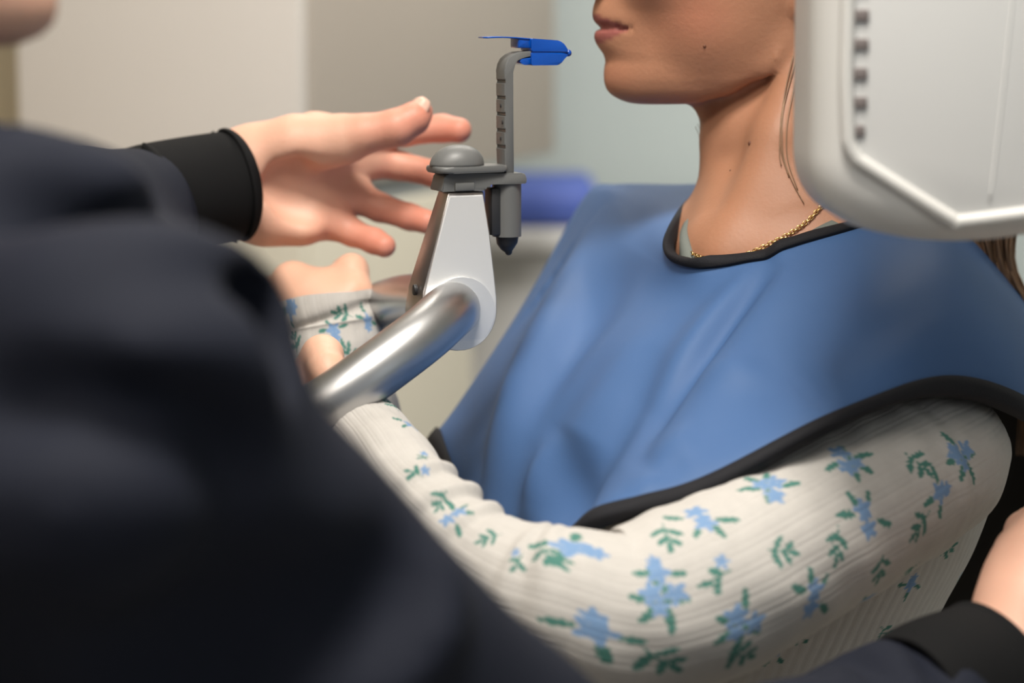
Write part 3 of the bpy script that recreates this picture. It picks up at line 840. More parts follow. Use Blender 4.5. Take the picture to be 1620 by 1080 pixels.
# --------------------------------------------------------------- shirt: torso and sleeves
shirt = empty('shirt', P(1250, 700, 1.5)); attach(shirt, pat); 
FW = np.array([-.82, -.572, 0]); SD = np.array([.572, -.82, 0])       # chest direction, near side
LEAF, BLOOM = [], []
def motif(du, dv, kind, rot, sc=1.0):
    """masks for a printed sprig; du, dv in mm from its centre on the cloth"""
    c, s = math.cos(rot), math.sin(rot)
    x = (du * c + dv * s) / sc; y = (-du * s + dv * c) / sc
    bl = np.zeros_like(x); lf = np.zeros_like(x)
    def leaf(x0, y0, ang, l, w):
        ca, sa = math.cos(ang), math.sin(ang)
        a = (x - x0) * ca + (y - y0) * sa; b = -(x - x0) * sa + (y - y0) * ca
        t = np.clip(a / l, 0, 1)
        hw = .82 * w * np.sqrt(np.clip(4 * t * (1 - t), 0, 1)) * (1 + .25 * np.sin(a * 3))
        np.maximum(lf, ((a > 0) & (a < l) & (np.abs(b) < hw)).astype(float), out=lf)
    def stem(x0, y0, ang, l): leaf(x0, y0, ang, l, 0.45)
    def flower(x0, y0, r):
        rr = np.hypot(x - x0, y - y0); th = np.arctan2(y - y0, x - x0)
        m = rr < r * (0.78 + 0.22 * np.cos(5 * th + x0))
        vein = (np.abs(np.sin(2.5 * th + x0 * .5 + .8)) < 0.10) & (rr > r * .25)
        np.maximum(bl, np.where(m, np.where(vein, .55, 1.0), 0), out=bl)
    if kind == 'bouquet':
        for a in (0.5, 1.5, 2.5, 3.6): leaf(0, 1, a, 10, 1.9)
        leaf(3, -3, -0.6, 8, 1.7); leaf(-5, 4, 2.2, 7, 1.5)
        flower(-3.4, -3.2, 4.6); flower(3.8, .5, 4.8); flower(-1, 3.6, 3.6)
    elif kind == 'pair':
        leaf(4, 3, .8, 9, 1.9); leaf(4, 0, -.2, 8, 1.7); leaf(-5, -3, 3.7, 8, 1.8); leaf(2, -4, -1.1, 6, 1.4)
        flower(-4, 2.5, 4.8); flower(2.5, -1.0, 4.8)
    elif kind == 'single':
        leaf(1, 3, 1.2, 8, 1.7); leaf(3, -2, -.5, 7, 1.6); leaf(-3, 3, 2.4, 6, 1.5)
        flower(0, 0, 5.0); flower(-2, -4.0, 3.2)
    elif kind == 'bud':
        stem(0, -4, 1.5, 9); leaf(0, -1, .6, 6, 1.5); leaf(0, 1, 2.5, 6, 1.5); leaf(0, 3, 1.3, 5, 1.4)
        flower(4, -3.4, 3.0)
    else:
        stem(0, -7, 1.5, 14); leaf(0, -3, .5, 7.5, 1.6); leaf(0, -2, 2.6, 6.5, 1.5); leaf(0, 1, .8, 6.5, 1.5); leaf(0, 2, 2.3, 6, 1.4); leaf(0, 4, 1.5, 5.5, 1.4)
    return bl, lf
def sleeve(name, pts, n, seg, spots, folds, parent, rib=True, seed=1, end=True):
    """pts (px,py,d,r_mm); spots (px,py,kind,rot) seen in the photo; folds (px,py,amp_mm,width_mm,tilt_mm,phase)"""
    r_ = np.random.default_rng(seed)
    path = catmull([P(a, b, c) for a, b, c, q in pts], n)
    rad = catmull([(q, 0, 0) for a, b, c, q in pts], n)[:, 0] / 1000
    T, N, B = frames(path)
    s = np.concatenate([[0], np.cumsum(np.linalg.norm(np.diff(path, axis=0), axis=1))])
    a = np.linspace(0, 2 * math.pi, seg, endpoint=False)
    def build(R):
        return path[:, None, :] + R[:, :, None] * (np.cos(a)[None, :, None] * N[:, None, :] + np.sin(a)[None, :, None] * B[:, None, :])
    R = np.repeat(rad[:, None], seg, 1)
    V0 = build(R); px, py, d = project(V0)
    # which vertices face the camera
    nrm = np.cos(a)[None, :, None] * N[:, None, :] + np.sin(a)[None, :, None] * B[:, None, :]
    view = V0 - np.array([0, 0, CAMZ]); front = (nrm * view).sum(2) < 0
    def find(x, y):
        e = np.hypot(px - x, py - y) + np.where(front, 0, 1e4)
        return np.unravel_index(np.argmin(e), e.shape)
    S = np.repeat(s[:, None], seg, 1); A = np.repeat(a[None, :], n, 0)
    for (x, y, amp, wid, tilt, ph) in folds:
        i, j = find(x, y)
        da = (A - a[j] + math.pi) % (2 * math.pi) - math.pi
        c = s[i] + tilt / 1000 * np.sin(da) + ph / 1000 * (1 - np.cos(da))
        env = np.exp(-(da / 1.5) ** 2)
        R = R + amp / 1000 * env * np.exp(-((S - c) / (wid / 1000)) ** 2)
        R = R - amp * .45 / 1000 * env * np.exp(-((S - c + wid * 1.5 / 1000) / (wid * .7 / 1000)) ** 2)
    R = R + 0.0008 * np.sin(S * 160 + 2 * np.sin(A * 2)) * np.sin(A * 3 + S * 40)
    bl = np.zeros_like(R); lf = np.zeros_like(R)
    cen = []
    for (x, y, kind, rot) in spots:
        i, j = find(x, y); cen.append((i, j, kind, rot))
    kinds = ['bouquet', 'pair', 'single', 'bud', 'leaf', 'leaf']
    for _ in range(400):                                   # the rest of the print, kept off the placed sprigs
        i, j = int(r_.integers(0, n)), int(r_.integers(0, seg))
        ok = True
        for (i2, j2, *_k) in cen:
            da = (a[j] - a[j2] + math.pi) % (2 * math.pi) - math.pi
            if math.hypot(s[i] - s[i2], da * rad[i]) < 0.036: ok = False; break
        if ok and not (front[i, j] and len(spots) > 3 and (nrm[i, j] @ view[i, j]) < -.35 * np.linalg.norm(view[i, j])):
            cen.append((i, j, kinds[int(r_.integers(0, 6))], r_.random() * 6.28))
    for (i, j, kind, rot) in cen:
        da = (a - a[j] + math.pi) % (2 * math.pi) - math.pi
        sl = np.abs(s - s[i]) < 0.02; jl = np.abs(da) * rad[i] < 0.02
        if not sl.any() or not jl.any(): continue
        dv = (s[sl] - s[i])[:, None] * 1000 + 0 * da[jl][None, :]
        du = da[jl][None, :] * rad[sl][:, None] * 1000
        b_, l_ = motif(du, dv, kind, rot, 1.42 if px[i, j] > 890 else .95)
        ix = np.ix_(sl, jl)
        bl[ix] = np.maximum(bl[ix], b_); lf[ix] = np.maximum(lf[ix], l_)
    if rib:
        pitch = 2 * math.pi / 27
        g = np.exp(-(((A % pitch) - pitch * .35) / (pitch * .085)) ** 2) + .75 * np.exp(-(((A % pitch) - pitch * .65) / (pitch * .085)) ** 2)
        R = R - 0.00030 * g
    V = build(R).reshape(-1, 3)
    I = np.arange(n * seg).reshape(n, seg)
    Q = np.stack([I[:-1], np.roll(I, -1, 1)[:-1], np.roll(I, -1, 1)[1:], I[1:]], -1).reshape(-1, 4)
    o = np_mesh(name, V, Q, M['floral'], parent)
    fattr(o, 'bloom', bl.ravel()); fattr(o, 'leaf', (lf * (bl < .2)).ravel())
    return o, path, rad
near_spots = [(1340, 728, 'bouquet', 2.2), (1448, 728, 'leaf', 2.0), (1488, 780, 'single', .5), (1370, 815, 'pair', .4), (1325, 857, 'leaf', 1.0), (1235, 870, 'leaf', 2.6),
    (1220, 770, 'bouquet', 5.0), (1110, 820, 'pair', 3.4), (1055, 845, 'leaf', 1.2), (1140, 912, 'bud', .2), (1040, 905, 'single', 2.0), (1048, 945, 'bouquet', .9), (905, 868, 'single', .6), (942, 998, 'single', 2.3),
    (1045, 1040, 'leaf', 2.3), (1178, 985, 'bouquet', .4), (1290, 945, 'pair', .1), (1370, 965, 'single', 1.0), (1460, 830, 'leaf', .5), (1395, 895, 'leaf', 1.5), (1170, 1035, 'leaf', 2.5),
    (648, 672, 'single', 1.5), (618, 640, 'leaf', .6), (675, 722, 'bud', 2.0), (660, 752, 'bud', .7), (700, 790, 'leaf', 2.0), (720, 815, 'pair', .4), (777, 850, 'leaf', 1.0), (822, 888, 'bud', 1.6), (868, 882, 'leaf', 2.4), (1520, 720, 'bouquet', 1)]
near_folds = [(690, 735, 3.0, 5, 6, 10), (740, 772, 3.4, 5, 5, 10), (775, 800, 3.0, 5, 4, 9), (835, 850, 3.2, 6, 8, 5), (858, 870, 2.6, 5, 10, 2), (905, 915, 2.0, 8, 14, 0), (1500, 700, 1.5, 6, 0, 0)]
near_pts = [(1518, 692, 1.41, 28), (1484, 724, 1.382, 42), (1390, 776, 1.34, 47), (1250, 854, 1.29, 48), (1100, 938, 1.245, 48), (985, 976, 1.225, 45), (900, 958, 1.222, 40), (822, 930, 1.235, 34), (735, 872, 1.255, 28), (652, 790, 1.29, 26), (603, 723, 1.33, 25), (560, 678, 1.37, 25), (535, 668, 1.382, 25)]
sl_near, nrpath, nrrad = sleeve('sleeve', near_pts, 620, 330, near_spots, near_folds, shirt, seed=3)
far_spots = [(456, 487, 'single', 2.0), (545, 497, 'leaf', 1.2), (580, 508, 'single', .4), (527, 520, 'single', .8), (465, 542, 'leaf', .4), (552, 565, 'leaf', .5)]
far_folds = [(520, 503, -3.0, 3.5, 2, 4), (570, 545, 1.5, 6, 6, 4)]
far_pts = [(1000, 420, 1.655, 45), (850, 690, 1.635, 42), (715, 930, 1.60, 42), (650, 900, 1.60, 38), (590, 780, 1.58, 34), (552, 660, 1.556, 33), (530, 570, 1.550, 32.5), (524, 520, 1.552, 31.5), (517, 492, 1.553, 32.5), (515, 476, 1.554, 33), (514, 470, 1.554, 32.6)]
sl_far, frpath, frrad = sleeve('sleeve', far_pts, 640, 260, far_spots, far_folds, shirt, seed=5)
# torso
rings = [(620, (1222, 1.51), .146, .100), (720, (1232, 1.51), .152, .108), (820, (1218, 1.51), .146, .104), (920, (1188, 1.51), .136, .098), (1020, (1160, 1.51), .128, .094), (1150, (1165, 1.51), .130, .098), (1350, (1170, 1.51), .145, .108), (1500, (1175, 1.51), .15, .112)]
nz, ns = 330, 560
cen = catmull([P(x, y, d) for y, (x, d), a_, b_ in rings], nz); ab = catmull([(a_, b_, 0) for y, c_, a_, b_ in rings], nz)
an = np.linspace(0, 2 * math.pi, ns, endpoint=False)
pitch = 2 * math.pi / 110
gr = np.exp(-(((an % pitch) - pitch / 2) / (pitch * .14)) ** 2)
ca, sa = np.cos(an), np.sin(an)
V = cen[:, None, :] + (ab[:, 0, None, None] * ca[None, :, None] - 0.0006 * (gr * ca)[None, :, None]) * SD + (ab[:, 1, None, None] * sa[None, :, None] - 0.0006 * (gr * sa)[None, :, None]) * FW
I = np.arange(nz * ns).reshape(nz, ns)
Q = np.stack([I[:-1], I[1:], np.roll(I, -1, 1)[1:], np.roll(I, -1, 1)[:-1]], -1).reshape(-1, 4)
tor = np_mesh('shirt_body', V.reshape(-1, 3), Q, M['floral'], shirt)
bl = np.zeros((nz, ns)); lf = np.zeros((nz, ns))
tx, ty, td = project(V)
arc_ = an * 0.125
cs = []
for (x, y, k, r) in ((1440, 925, 'single', .5), (1265, 1008, 'bud', 1.2), (1228, 1032, 'single', 0), (1500, 870, 'leaf', 2.), (1530, 800, 'single', 2), (1400, 1000, 'leaf', 1)):
    e = np.hypot(tx - x, ty - y) + np.where(td < 1.5, 0, 1e4); cs.append((*np.unravel_index(np.argmin(e), e.shape), k, r))
for _ in range(500):
    i, j = int(rng.integers(0, nz)), int(rng.integers(0, ns))
    if all(np.linalg.norm(V[i, j] - V[c[0], c[1]]) > .032 for c in cs): cs.append((i, j, ['bouquet', 'single', 'leaf', 'bud'][int(rng.integers(0, 4))], rng.random() * 6))
for (i, j, k, r) in cs:
    da = (an - an[j] + math.pi) % (2 * math.pi) - math.pi
    dz = np.linalg.norm(cen - cen[i], axis=1) * np.sign(np.arange(nz) - i)
    sl = np.abs(dz) < .02; jl = np.abs(da) * .125 < .02
    b_, l_ = motif(da[jl][None, :] * 125 + 0 * dz[sl][:, None], dz[sl][:, None] * 1000 + 0 * da[jl][None, :], k, r)
    ix = np.ix_(sl, jl); bl[ix] = np.maximum(bl[ix], b_); lf[ix] = np.maximum(lf[ix], l_)
fattr(tor, 'bloom', bl.ravel()); fattr(tor, 'leaf', (lf * (bl < .2)).ravel())

# --------------------------------------------------------------- apron: cape from neck ring to hem
RAD = [
 [(1058, 370, 1.475), (1010, 344, 1.56), (944, 318, 1.645), (872, 425, 1.645), (790, 548, 1.62), (722, 650, 1.60), (684, 702, 1.59)],
 [(1056, 398, 1.445), (1010, 400, 1.50), (935, 420, 1.555), (862, 512, 1.515), (800, 635, 1.475), (765, 760, 1.455), (752, 850, 1.445)],
 [(1078, 417, 1.425), (1020, 470, 1.455), (960, 560, 1.435), (910, 650, 1.415), (860, 760, 1.395), (832, 850, 1.385), (812, 930, 1.38)],
 [(1120, 423, 1.410), (1090, 480, 1.405), (1040, 560, 1.385), (980, 650, 1.360), (930, 740, 1.338), (893, 815, 1.318), (868, 872, 1.305)],
 [(1200, 413, 1.400), (1170, 480, 1.380), (1120, 560, 1.355), (1070, 640, 1.325), (1015, 720, 1.290), (965, 782, 1.262), (926, 828, 1.248)],
 [(1250, 391, 1.395), (1240, 460, 1.370), (1220, 530, 1.345), (1190, 600, 1.315), (1155, 670, 1.285), (1125, 730, 1.262), (1104, 782, 1.250)],
 [(1350, 362, 1.410), (1362, 420, 1.370), (1368, 480, 1.335), (1362, 540, 1.312), (1350, 590, 1.292), (1335, 635, 1.278), (1320, 672, 1.268)],
 [(1430, 335, 1.460), (1470, 380, 1.420), (1490, 430, 1.382), (1500, 490, 1.350), (1498, 540, 1.330), (1493, 585, 1.318), (1488, 622, 1.312)],
 [(1440, 318, 1.500), (1508, 368, 1.475), (1552, 425, 1.445), (1585, 490, 1.415), (1608, 545, 1.393), (1620, 600, 1.375), (1625, 658, 1.365)],
 [(1425, 300, 1.550), (1525, 366, 1.545), (1590, 440, 1.53), (1640, 520, 1.51), (1670, 600, 1.49), (1690, 670, 1.47), (1702, 730, 1.46)],
 [(1380, 290, 1.585), (1480, 330, 1.62), (1580, 420, 1.66), (1650, 540, 1.67), (1690, 690, 1.66), (1705, 840, 1.65), (1710, 980, 1.64)],
 [(1290, 288, 1.605), (1330, 318, 1.68), (1380, 390, 1.74), (1400, 540, 1.78), (1410, 700, 1.80), (1410, 860, 1.80), (1410, 1020, 1.80)],
 [(1190, 287, 1.605), (1150, 296, 1.67), (1100, 330, 1.75), (1050, 430, 1.80), (1020, 540, 1.82), (1000, 640, 1.82), (990, 760, 1.82)],
 [(1125, 297, 1.580), (1070, 292, 1.63), (1000, 294, 1.68), (950, 320, 1.735), (920, 410, 1.77), (880, 530, 1.77), (860, 640, 1.76)],
 [(1085, 326, 1.532), (1030, 308, 1.60), (960, 296, 1.665), (920, 318, 1.70), (856, 450, 1.72), (766, 610, 1.70), (706, 712, 1.67)],
]
AP = np.array([[P(*p) for p in r] for r in RAD])
nt_, nr_ = 90, 300
rows = np.stack([catmull(r, nt_) for r in AP])                     # radial curves
G = np.stack([catmull(rows[:, k], nr_, closed=True) for k in range(nt_)], 1)   # (nr_, nt_, 3)
gx, gy, gd = project(G)
Gn = np.cross(np.roll(G, -1, 0) - np.roll(G, 1, 0), np.gradient(G, axis=1)); Gn /= np.linalg.norm(Gn, axis=2)[..., None] + 1e-9
if (Gn[60, 40] @ (G[60, 40] - np.array([0, 0, CAMZ]))) > 0: Gn = -Gn
vis = np.ones_like(gx)
frontal = np.exp(-np.maximum(0, gd - 1.62) / .03)
def fold_line(line, amp, wid, depth_lim=1.62):
    amp = amp * 1.65; wid = wid * 1.25
    """soft ridge or crease running along a line over the cloth (mm)"""
    global disp
    pl = catmull([(a, b, 0) for a, b in line], 40)[:, :2]
    q = np.stack([gx, gy], -1)
    best = np.full(gx.shape, 1e9); tt = np.zeros(gx.shape)
    for k in range(len(pl) - 1):
        a, b = pl[k], pl[k + 1]; ab_ = b - a; L_ = ab_ @ ab_ + 1e-9
        t = np.clip(((q - a) @ ab_) / L_, 0, 1)
        dd = np.linalg.norm(q - a - t[..., None] * ab_, axis=-1)
        up_ = dd < best; best = np.where(up_, dd, best); tt = np.where(up_, (k + t) / (len(pl) - 1), tt)
    env = np.sin(np.clip(tt, 0, 1) * math.pi) ** 1.2
    disp += amp / 1000 * env * np.exp(-(best / wid) ** 2) * (gd < depth_lim)
disp = np.zeros_like(gx)
fold_line([(945, 305), (905, 380), (850, 480), (795, 590), (765, 700), (755, 840)], -4, 12)
fold_line([(975, 315), (930, 400), (870, 500), (815, 620), (785, 740), (778, 850)], 5, 26)
fold_line([(1060, 420), (1000, 520), (930, 600), (870, 700), (840, 800)], 5, 32)
fold_line([(1010, 400), (960, 480), (890, 590), (840, 690)], -4, 26)
fold_line([(1090, 470), (1010, 570), (930, 690), (880, 760), (830, 850)], 5, 20)
fold_line([(1060, 560), (980, 670), (915, 770), (875, 850)], -5, 20)
fold_line([(925, 690), (893, 770), (862, 860)], -7, 22)
fold_line([(900, 690), (862, 770), (835, 860)], 5, 18)
fold_line([(1240, 400), (1190, 470), (1120, 560), (1050, 650), (990, 740)], -6, 13)
fold_line([(1215, 410), (1160, 480), (1090, 565), (1025, 650)], 5, 24)
fold_line([(1270, 400), (1240, 470), (1180, 560), (1110, 650), (1060, 730)], 5, 30)
fold_line([(1230, 575), (1270, 600), (1300, 630), (1300, 655)], -2.2, 16)
fold_line([(1100, 620), (1170, 600), (1230, 612)], 2.0, 18)
fold_line([(1000, 720), (1040, 740), (1090, 725)], -2.0, 16)
fold_line([(1110, 690), (1060, 715), (1000, 790)], 2.5, 18)
G2 = G + Gn * disp[..., None]
I = np.arange(nr_ * nt_).reshape(nr_, nt_)
Qa = np.stack([I[:, :-1], np.roll(I, -1, 0)[:, :-1], np.roll(I, -1, 0)[:, 1:], I[:, 1:]], -1).reshape(-1, 4)
apr = empty('lead_apron', P(1270, 350, 1.5), 'blue lead apron with black edging draped over the patient\'s shoulders', 'lead apron')
V = G2.reshape(-1, 3)
ap_o = np_mesh('apron_cloth', V, Qa, M['apron'], apr)
V2 = (G2 - Gn * 0.0035).reshape(-1, 3)
np_mesh('apron_lining', V2, Qa[:, ::-1], M['lining'], apr)
def band(name, k_edge, width, mtl, inner=0.0012):
    """flat binding folded over an edge of the cloth"""
    n_ = nr_
    edge = G2[:, k_edge]; inn = -1 if k_edge == nt_ - 1 or k_edge == -1 else 1
    tdir = G2[:, k_edge + inn * 6] - edge; tdir /= np.linalg.norm(tdir, axis=1)[:, None]
    nn = Gn[:, k_edge]
    mid = (width - inner) / 2
    prof = [(width, 0.0014), (width * .97, 0.0026), (mid, 0.0030), (0.0012 - inner, 0.0027), (-inner, 0.0008), (-inner, -0.004), (0.0012 - inner, -0.0062), (mid, -0.0064), (width, -0.0052)]
    # follow the cloth across the width
    Vb = []
    L_ = np.linalg.norm(G2[:, k_edge + inn * 6] - edge, axis=1)
    for (w_, h_) in prof:
        Vb.append(edge + tdir * w_ + nn * h_)
    Vb = np.stack(Vb, 1); m_ = len(prof)
    I_ = np.arange(n_ * m_).reshape(n_, m_)
    Qb = np.stack([I_, np.roll(I_, -1, 0), np.roll(np.roll(I_, -1, 0), -1, 1), np.roll(I_, -1, 1)], -1).reshape(-1, 4)
    o = np_mesh(name, Vb.reshape(-1, 3), Qb, mtl, apr)
    o.data.update()
    bm_ = bmesh.new(); bm_.from_mesh(o.data); bmesh.ops.recalc_face_normals(bm_, faces=bm_.faces[:]); bm_.to_mesh(o.data); bm_.free()
    o.data.shade_smooth()
    return o
band('neck_binding', 0, 0.0010, M['binding'], inner=0.0080)
band('hem_binding', nt_ - 1, 0.0105, M['binding'])
# shirt neckband just inside the apron's neck opening
c0 = G2[:, 0].mean(0)
ri_ = np.arange(nr_) / nr_ * len(RAD)
low_ = np.exp(-((ri_ - 3.4) / 1.9) ** 4)[:, None]                     # sits lower at the front of the throat
inn_ = G2[:, 0] + (c0 - G2[:, 0]) * 0.115 + np.array([0, 0, 1.0]) * (.003 - .017 * low_)
ang_ = inn_ + (c0 - inn_) * 0.06 + np.array([0, 0, .004]); dn_ = inn_ + np.array([0, 0, -.02])
Vn = np.stack([dn_, inn_, ang_, ang_ + (c0 - inn_) * .03 - np.array([0, 0, .002]), dn_ + (c0 - inn_) * .05], 1)
I_ = np.arange(nr_ * 5).reshape(nr_, 5)
Qn = np.stack([I_, np.roll(I_, -1, 0), np.roll(np.roll(I_, -1, 0), -1, 1), np.roll(I_, -1, 1)], -1).reshape(-1, 4)
np_mesh('neckband', Vn.reshape(-1, 3), Qn, M['collar'], shirt)

# --------------------------------------------------------------- necklace
nk = [(1122, 322, .002), (1106, 340, .002), (1092, 357, .002), (1080, 374, .002), (1085, 392, .002), (1115, 408, .002), (1160, 408, .002), (1195, 396, .002), (1216, 386, .002), (1240, 374, .002), (1262, 361, .002), (1280, 347, .002), (1293, 333, .002), (1310, 316, .002)]
npts = [P(1121, 316, 1.535), P(1108, 334, 1.515), P(1093, 355, 1.492), P(1079, 376, 1.470), P(1084, 394, 1.452)]
npth = catmull(npts + [snap(a, b, off=o_) for a, b, o_ in nk[5:]], 260)
ln = np.concatenate([[0], np.cumsum(np.linalg.norm(np.diff(npth, axis=0), axis=1))])
T, N, B = frames(npth)
gv, gf = [], []
pos = 0; kx = 0
while pos < ln[-1]:
    i = int(np.searchsorted(ln, pos)); i = min(i, len(npth) - 1)
    a1 = N[i] if kx % 2 else B[i]
    lp = [npth[i] + T[i] * .0019 * math.cos(q) + a1 * .00105 * math.sin(q) for q in np.linspace(0, 2 * math.pi, 14, endpoint=False)]
    a_, b_ = tube_data(lp, .0004, seg=6, closed=True)
    o_ = len(gv); gv += a_; gf += [tuple(q + o_ for q in f) for f in b_]
    pos += .0024; kx += 1
mesh_obj('necklace', gv, gf, M['gold'], pat)

# --------------------------------------------------------------- legs below the frame
tl = bmesh.new()
hipc = P(1170, 1500, 1.51)
for sgn in (-1, 1):
    h = hipc + SD * .085 * sgn
    pth = [h + [0, 0, .05], h + [0, 0, -.1], [h[0], h[1], .50], [h[0], h[1], .10]]
    a_, b_ = tube_data(catmull(pth, 24), np.interp(np.linspace(0, 1, 24), [0, .3, .6, 1], [.088, .085, .065, .055]), seg=28)
    bv = [tl.verts.new(v) for v in a_]
    for f in b_: tl.faces.new([bv[i] for i in f])
bm_obj('trousers', tl, M['jeans'], pat)
for sgn in (-1, 1):
    h = hipc + SD * .085 * sgn
    bm = bmesh.new(); bmesh.ops.create_uvsphere(bm, u_segments=24, v_segments=14, radius=1)
    for v in bm.verts:
        z = max(-.55, v.co.z)
        q = FW * (v.co.x * .13 + .05) + SD * v.co.y * .045 * (1 - .2 * v.co.x)
        v.co = Vector((h[0] + q[0], h[1] + q[1], .05 * (z + .55) / 1.0 * (1.2 - .5 * v.co.x)))
    bm_obj('shoe', bm, M['shoe'], pat)
# ------------------------------------------------------------------ technician in the foreground
tec = empty('person', (P(-150, 800, 0.95)[0], P(-150, 800, 0.95)[1], 0), 'person in charcoal jacket with black cuffs, seen from behind the shoulder, reaching to the stand', 'person')
# skin: head, reaching left hand, right hand on the patient's back
TO = P(96, 72, 0.98)
RT = ax3((math.cos(8 * D2R), math.sin(8 * D2R), 0.02), (0, 0, 1))
TF = Field(TO + [-.28, -.13, -.22], TO + [.05, .13, .24], 0.004)
TW = put_head(TF, TO, RT, 1.0)
TF.cone(TW(-110, 0, 30), TW(-150, 0, -120), .050, .058, .02); TF.cone(TW(-150, 0, -110), P(-200, 420, 1.02), .05, .045, .02)
TF.cone(TW(-80, 0, 25), TW(-95, 0, -30), .02, .03, .03)
tV, tQ = TF.mesh()
# left hand, palm towards the camera
D = 1.585
lh_palm = [J((340, 292, D - .01, 29), (400, 290, D, 27)), J((385, 268, D, 26), (420, 262, D, 24)), J((385, 318, D, 25), (425, 320, D, 24)),
           J((420, 262, D, 24), (500, 226, D + .012, 18), (588, 214, D + .022, 10.5)),
           J((425, 285, D, 24), (510, 262, D + .020, 16), (580, 252, D + .026, 10.5)),
           J((425, 310, D, 24), (500, 306, D + .018, 15), (556, 305, D + .020, 10.5)),
           J((425, 330, D, 22), (480, 340, D + .006, 16), (524, 346, D + .010, 11)),
           J((420, 330, D - .008, 20), (478, 348, D - .008, 15)),
           J((410, 255, D - .006, 22), (470, 232, D - .016, 18.5), (540, 222, D - .022, 15))]
lh_fing = [J((588, 214, D + .022, 10.5), (640, 208, D + .024, 9.6), (700, 203, D + .022, 9.0), (726, 206, D + .016, 8.4)),
           J((575, 254, D + .028, 10.5), (632, 262, D + .030, 9.6), (690, 276, D + .022, 8.8), (722, 284, D + .012, 8.0)),
           J((552, 306, D + .022, 10.3), (600, 328, D + .018, 9.4), (648, 343, D + .008, 8.6), (676, 351, D, 8.0)),
           J((520, 348, D + .012, 9.8), (558, 368, D + .006, 8.8), (592, 381, D - .004, 8.2), (608, 389, D - .010, 7.6)),
           J((520, 226, D - .020, 16), (575, 212, D - .030, 12.6), (628, 202, D - .034, 11.8), (654, 188, D - .032, 10.2), (664, 178, D - .029, 8.6))]
def lh_extra(Pm):
    Pm.ell(P(488, 296, D - .020), (.030, .010, .022), np.eye(3), .016, 'cut')       # hollow of the palm
    Pm.cone(P(420, 300, D - .030), P(470, 262, D - .036), .002, .002, .010, 'cut')   # line round the thumb's ball
    Pm.cone(P(470, 262, D - .036), P(545, 240, D - .030), .002, .002, .008, 'cut')
lh = hand_field(lh_palm, lh_fing, kf=0.010, extra=lh_extra)
e = 1.27
rh_palm = [J((1605, 1042, 1.225, 29), (1632, 963, 1.235, 26)), J((1632, 963, 1.235, 26), (1655, 893, 1.245, 24), (1668, 863, 1.25, 21)), J((1640, 948, 1.24, 25), (1700, 878, 1.26, 21)),
           J((1640, 963, 1.25, 24), (1720, 918, 1.28, 18))]
rh_fing = [J((1655, 858, 1.25, 11), (1640, 828, 1.29, 10), (1640, 818, 1.33, 9)), J((1685, 848, 1.258, 11), (1680, 813, 1.30, 10), (1675, 813, 1.34, 9)),
           J((1715, 858, 1.268, 11), (1720, 823, 1.31, 9.5), (1712, 823, 1.35, 8.5)), J((1735, 888, 1.28, 10), (1745, 863, 1.32, 8.5), (1738, 858, 1.35, 8)),
           J((1618, 913, 1.25, 15), (1612, 873, 1.272, 12.5), (1622, 840, 1.292, 10.5), (1630, 828, 1.305, 9.5))]
rh = hand_field(rh_palm, rh_fing, kf=0.012)
def arm_of2(l, n=60): return arm_part(catmull([P(a, b, c) for a, b, c, q in l], n), catmull([(q, 0, 0) for a, b, c, q in l], n)[:, 0] / 1000)
arm_l = [(-200, 430, 1.03, 38), (-140, 440, 1.14, 38), (-60, 440, 1.24, 36), (20, 405, 1.36, 34), (150, 345, 1.475, 25), (250, 318, 1.545, 25), (340, 295, 1.568, 25), (372, 291, 1.575, 19)]
arm_r = [(-200, 440, 1.0, 38), (0, 640, .92, 38), (172, 735, .85, 44), (430, 1010, .90, 44), (735, 1240, .965, 42), (950, 1390, 1.03, 38), (1240, 1268, 1.12, 34), (1440, 1150, 1.19, 30), (1560, 1070, 1.22, 26), (1600, 1050, 1.225, 19)]
tb, V = union('body', [(tV, tQ), arm_of2(arm_l), arm_of2(arm_r), lh.mesh(), rh.mesh()], M['skin_tech'], tec)
fattr(tb, 'lip', lip_mask(head_local(V, TO, RT)) * .8)
br = np.zeros(len(V)); br += tip_mask(V, lh_fing, .052) ** .7 * .85
for ch in lh_fing[:4]:
    dmin = np.min([np.linalg.norm(V - (a[0] * (1 - t) + b[0] * t), axis=1) for a, b in zip(ch[:-1], ch[1:]) for t in (0, .25, .5, .75)], axis=0)
    br = np.maximum(br, .55 * np.clip(1 - (dmin - .008) / .006, 0, 1))
br[V[:, 0] < P(250, 300, 1.5)[0]] = .45
fattr(tb, 'blush', br)
tn = P(664, 179, D - .029)
nail('thumbnail', tn + (P(655, 160, D - .05) - tn) / np.linalg.norm(P(655, 160, D - .05) - tn) * .0085, P(650, 160, D - .052) - tn, P(672, 164, D - .028) - P(650, 190, D - .033), .0066, .0085, tec)
# ring on the finger
ra, rb = P(592, 255, D + .0285), P(602, 257, D + .0288)
rt = (rb - ra) / np.linalg.norm(rb - ra); rn = np.cross(rt, [0, 0, 1.0]); rn /= np.linalg.norm(rn); rm = np.cross(rt, rn)
tube('finger_ring', [ra + (rn * math.cos(q) + rm * math.sin(q)) * .0108 for q in np.linspace(0, 2 * math.pi, 40, endpoint=False)], .0011, M['gold'], tec, seg=8, closed=True)
# hair cap, off to the left
HF2 = Field(TO + [-.28, -.13, .02], TO + [.03, .13, .26], 0.005)
HF2.put(lambda g: head_fn(TO, RT)(g) - 0.010, TO - .3, TO + .3, 0, pad=.03)
HF2.put(lambda g: 0.0 * (g[1] + g[2]) + ((g[0] - TO[0]) + 0.085 + 0.3 * (TO[2] + 0.13 - g[2])), TO - .3, TO + .3, 0.01, 'and')
hV, hQ = HF2.mesh(); np_mesh('hair', hV, hQ, M['hair'], tec)

